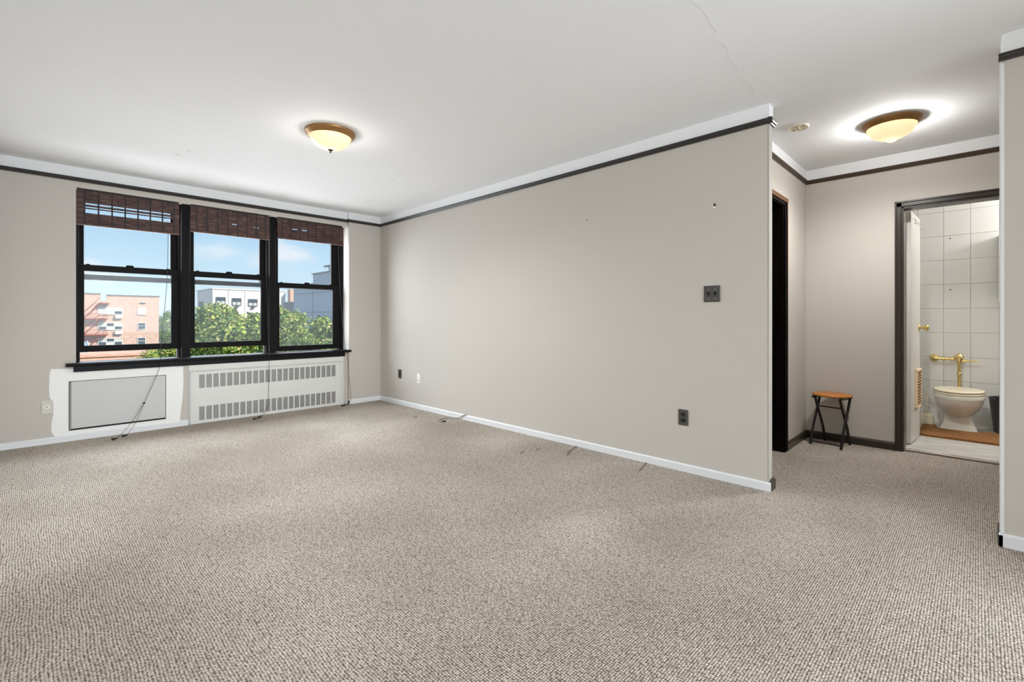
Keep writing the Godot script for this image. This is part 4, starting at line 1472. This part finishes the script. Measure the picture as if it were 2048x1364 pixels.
func other_buildings() -> void:
	var t := thing("white_building", "white apartment house with three dark framed windows behind the trees", "building", Vector3(27.0, -13.0, -98.0))
	obj("walls", bx(21.1, -13.0, -103.3, 32.9, 6.15, -92.4), M.stucco, t)
	var st := new_st()
	box(st, Vector3(21.0, 6.15, -103.4), Vector3(33.0, 6.35, -92.3))
	obj("coping", st, M.stucco, t)
	var zz := -92.4
	for e in [[21.62, 22.98, 3.62, 4.78], [24.05, 25.42, 3.50, 4.68], [26.62, 28.05, 3.42, 4.58], [29.6, 30.9, 3.35, 4.5], [21.62, 22.98, 0.6, 1.8], [24.05, 25.42, 0.6, 1.8], [26.62, 28.05, 0.9, 2.1], [29.6, 30.9, 0.6, 1.8]]:
		far_window(t, e[0], e[1], e[2], e[3], zz, 2, M.win_dark, [M.pane_light, M.pane_far])
		obj("air_conditioner", bx(e[0] + 0.45, e[2] - 0.42, zz, e[0] + 0.95, e[2] - 0.15, zz + 0.35, 0.03), M.win_dark, t)
	for x in [23.4, 26.0, 28.6]:
		obj("wall_joint", bx(x, -13.0, zz, x + 0.06, 6.1, zz + 0.03), M.stucco_grey, t)
	obj("side_panel", bx(21.04, -3.0, -101.9, 21.12, 4.2, -98.6), M.stucco_grey, t)
	# tall grey blue block at the right, its side in the shade
	t = thing("grey_building", "tall plain grey blue block with a stepped roof at the right", "building", Vector3(27.0, -13.0, -48.0))
	obj("walls", bx(21.0, -13.0, -56.4, 33.0, 4.95, -36.0), M.stucco_blue, t)
	obj("upper_storey", bx(21.02, 4.90, -51.0, 33.0, 5.85, -36.0), M.stucco_blue, t)
	obj("roof_edge", bx(20.9, 5.85, -51.1, 33.0, 5.97, -36.0), M.stucco_grey, t)
	obj("roof_house", bx(22.2, 5.9, -49.8, 27.0, 6.75, -42.0), M.stucco_blue, t)
	obj("roof_cap", bx(22.0, 6.72, -50.6, 27.2, 6.86, -41.8), M.stucco_grey, t)
	for y in [3.86, 1.78]:
		obj("wall_joint", bx(20.97, y, -56.3, 21.01, y + 0.05, -36.0), M.stucco_grey, t)
	obj("wall_joint", bx(20.97, -13.0, -51.05, 21.01, 4.9, -50.98), M.stucco_grey, t)
	# low grey house between the two
	t = thing("grey_house", "low grey house in the gap between the white and the grey blue building", "building", Vector3(34.0, -13.0, -80.0))
	obj("walls", bx(29.6, -13.0, -84.0, 38.0, 3.9, -70.0), M.stucco_grey, t)
	obj("window", bx(29.5, 0.2, -76.4, 29.62, 1.9, -75.2, 0.03), M.win_dark, t)
	obj("chimney", bx(33.3, -13.0, -92.3, 34.6, 6.6, -91.0), M.brick_low, t)
	# low pink brick house in front
	t = thing("brick_house", "low pink brick house whose roof edge shows under the raised left sash", "building", Vector3(3.0, -13.0, -54.0))
	obj("walls", bx(-12.0, -13.0, -62.0, 10.2, -1.95, -50.0), M.brick_low, t)
	obj("coping", bx(-12.1, -1.95, -62.1, 10.3, -1.75, -49.9), M.brick_low, t)
	# white bulkhead with a sloping skylight on that roof
	t = thing("roof_bulkhead", "white roof bulkhead with a sloping glazed skylight", "roof hut", Vector3(2.2, -1.75, -57.0))
	obj("walls", bx(-0.6, -1.8, -59.0, 2.3, -0.55, -55.2, 0.04), M.stucco, t)
	var pr := [Vector2(0, -1.8), Vector2(1.6, -1.8), Vector2(1.2, -1.15), Vector2(0, -0.9)]
	st = new_st()
	extrude(st, pr, Vector3(0.0, 0, -55.2), Vector3(3.2, 0, -55.2), Vector3.BACK)
	obj("skylight", st, mat(c8(150, 172, 182), 0.15), t)
	for k in 6:
		st = new_st()
		tube(st, [Vector3(0.05 + k * 0.62, -0.87, -55.2), Vector3(0.05 + k * 0.62, -1.12, -53.98), Vector3(0.05 + k * 0.62, -1.8, -53.58)], 0.05, 6)
		obj("glazing_bar", st, M.stucco, t)
	obj("ground", bx(-400.0, -13.6, -400.0, 400.0, -13.0, -14.0), M.asphalt).set_meta("kind", "structure")

func outdoors() -> void:
	brick_building()
	other_buildings()
	var fresh := [Color(0.16, 0.28, 0.04), Color(0.32, 0.44, 0.07), Color(0.06, 0.15, 0.05), Color(0.52, 0.58, 0.11), Color(0.10, 0.22, 0.06), Color(0.55, 0.52, 0.22)]
	var cool := [Color(0.06, 0.15, 0.05), Color(0.10, 0.22, 0.05), Color(0.16, 0.28, 0.05)]
	var kb := tree_kind(50, 9000, 3.0, 0.27, fresh)
	var ka := tree_kind(71, 9000, 3.0, 0.27, fresh)
	var kd := tree_kind(90, 7000, 4.5, 0.45, cool)
	tree(kd, 336, 113, 2.6, "dark green tree just right of the brick apartment house")
	tree(ka, 339, 23, -0.1, "yellow green tree low at the right of the left window", 0.40)
	tree(ka, 306, 18, -0.22, "small leafy crown peeking up under the raised left sash", 0.28)
	tree(ka, 397, 33, 0.95, "leafy tree at the left of the middle window", 0.75)
	tree(kb, 446, 21, 1.70, "tallest bright green tree, in the middle window", 0.64)
	tree(ka, 503, 46, 1.7, "bright green tree at the right of the middle window", 1.0)
	tree(ka, 566, 26, 1.85, "tall leafy tree at the left of the right window", 0.66)
	tree(kb, 612, 40, 0.30, "low crown in the middle of the right window", 0.75)
	tree(ka, 652, 18, 1.20, "yellow green tree at the right of the right window", 0.55)
	tree(kd, 462, 60, 0.4, "darker crown behind the bright trees of the middle window", 0.85)

const ROOM_LAMP := 3.5
const HALL_LAMP := 2.1
const BATH_LAMP := 0.58
const STREET_DAYLIGHT := 26.0
const REAR_DAYLIGHT := 29.0
const DAYLIGHT := 66.0

func _ready() -> void:
	rng.seed = 1
	# camera: level, with the lens shifted down a little; 942 px focal length at 2048 x 1364
	var cam := Camera3D.new()
	cam.name = "camera"
	add_child(cam)
	cam.position = Vector3(0, 1.1, 0)
	cam.rotation.y = -deg_to_rad(45.3)
	cam.set_frustum(1364.0 / 942.0 * 0.05, Vector2(0, -44.5 / 942.0 * 0.05), 0.05, 1000.0)
	cam.current = true
	# sky and sun
	var env := Environment.new()
	env.tonemap_mode = Environment.TONE_MAPPER_LINEAR
	env.tonemap_exposure = 1.0
	env.sdfgi_enabled = true
	env.ssao_enabled = true
	env.ssil_enabled = true
	env.background_mode = Environment.BG_SKY
	var ps := PanoramaSkyMaterial.new()
	ps.panorama = sky_picture()
	var sky := Sky.new()
	sky.sky_material = ps
	env.sky = sky
	var we := WorldEnvironment.new()
	we.environment = env
	we.name = "environment"
	add_child(we)
	var sun := DirectionalLight3D.new()
	sun.name = "sun"
	sun.light_energy = 1.95
	sun.light_color = Color(1.0, 0.95, 0.87)
	sun.light_angular_distance = 0.5
	sun.shadow_enabled = true
	add_child(sun)
	sun.look_at_from_position(Vector3(5.0, 7.0, 6.0), Vector3.ZERO)
	# daylight entering through the three windows
	var day := AreaLight3D.new()
	day.name = "window_daylight"
	day.area_size = Vector2(5.0, 2.6)
	day.light_energy = DAYLIGHT
	day.light_color = Color(0.93, 0.97, 1.0)
	day.area_range = 14.0
	day.shadow_enabled = true
	day.position = Vector3(1.2, 2.5, -6.9)
	day.rotation = Vector3(-0.3, PI, 0)
	add_child(day)
	# light thrown up from the sunlit street and roofs
	var ground := AreaLight3D.new()
	ground.name = "street_daylight"
	ground.area_size = Vector2(5.0, 2.0)
	ground.light_energy = STREET_DAYLIGHT
	ground.light_color = Color(0.98, 0.99, 1.0)
	ground.area_range = 14.0
	ground.shadow_enabled = true
	ground.position = Vector3(1.2, -0.2, -7.1)
	ground.rotation = Vector3(0.42, PI, 0)
	add_child(ground)
	# daylight entering through the window in the wall behind the camera
	var rear := AreaLight3D.new()
	rear.name = "rear_daylight"
	rear.area_size = Vector2(2.55, 1.5)
	rear.light_energy = REAR_DAYLIGHT
	rear.light_color = Color(0.93, 0.97, 1.0)
	rear.area_range = 14.0
	rear.shadow_enabled = true
	rear.position = Vector3(1.575, 1.5, 4.08)
	add_child(rear)
	make_materials()
	shell()
	frieze_and_rails()
	window_wall()
	doors()
	outdoors()
	lamps()
	radiator_cover()
	blinds()
	wall_things()
	stool()
	toilet()
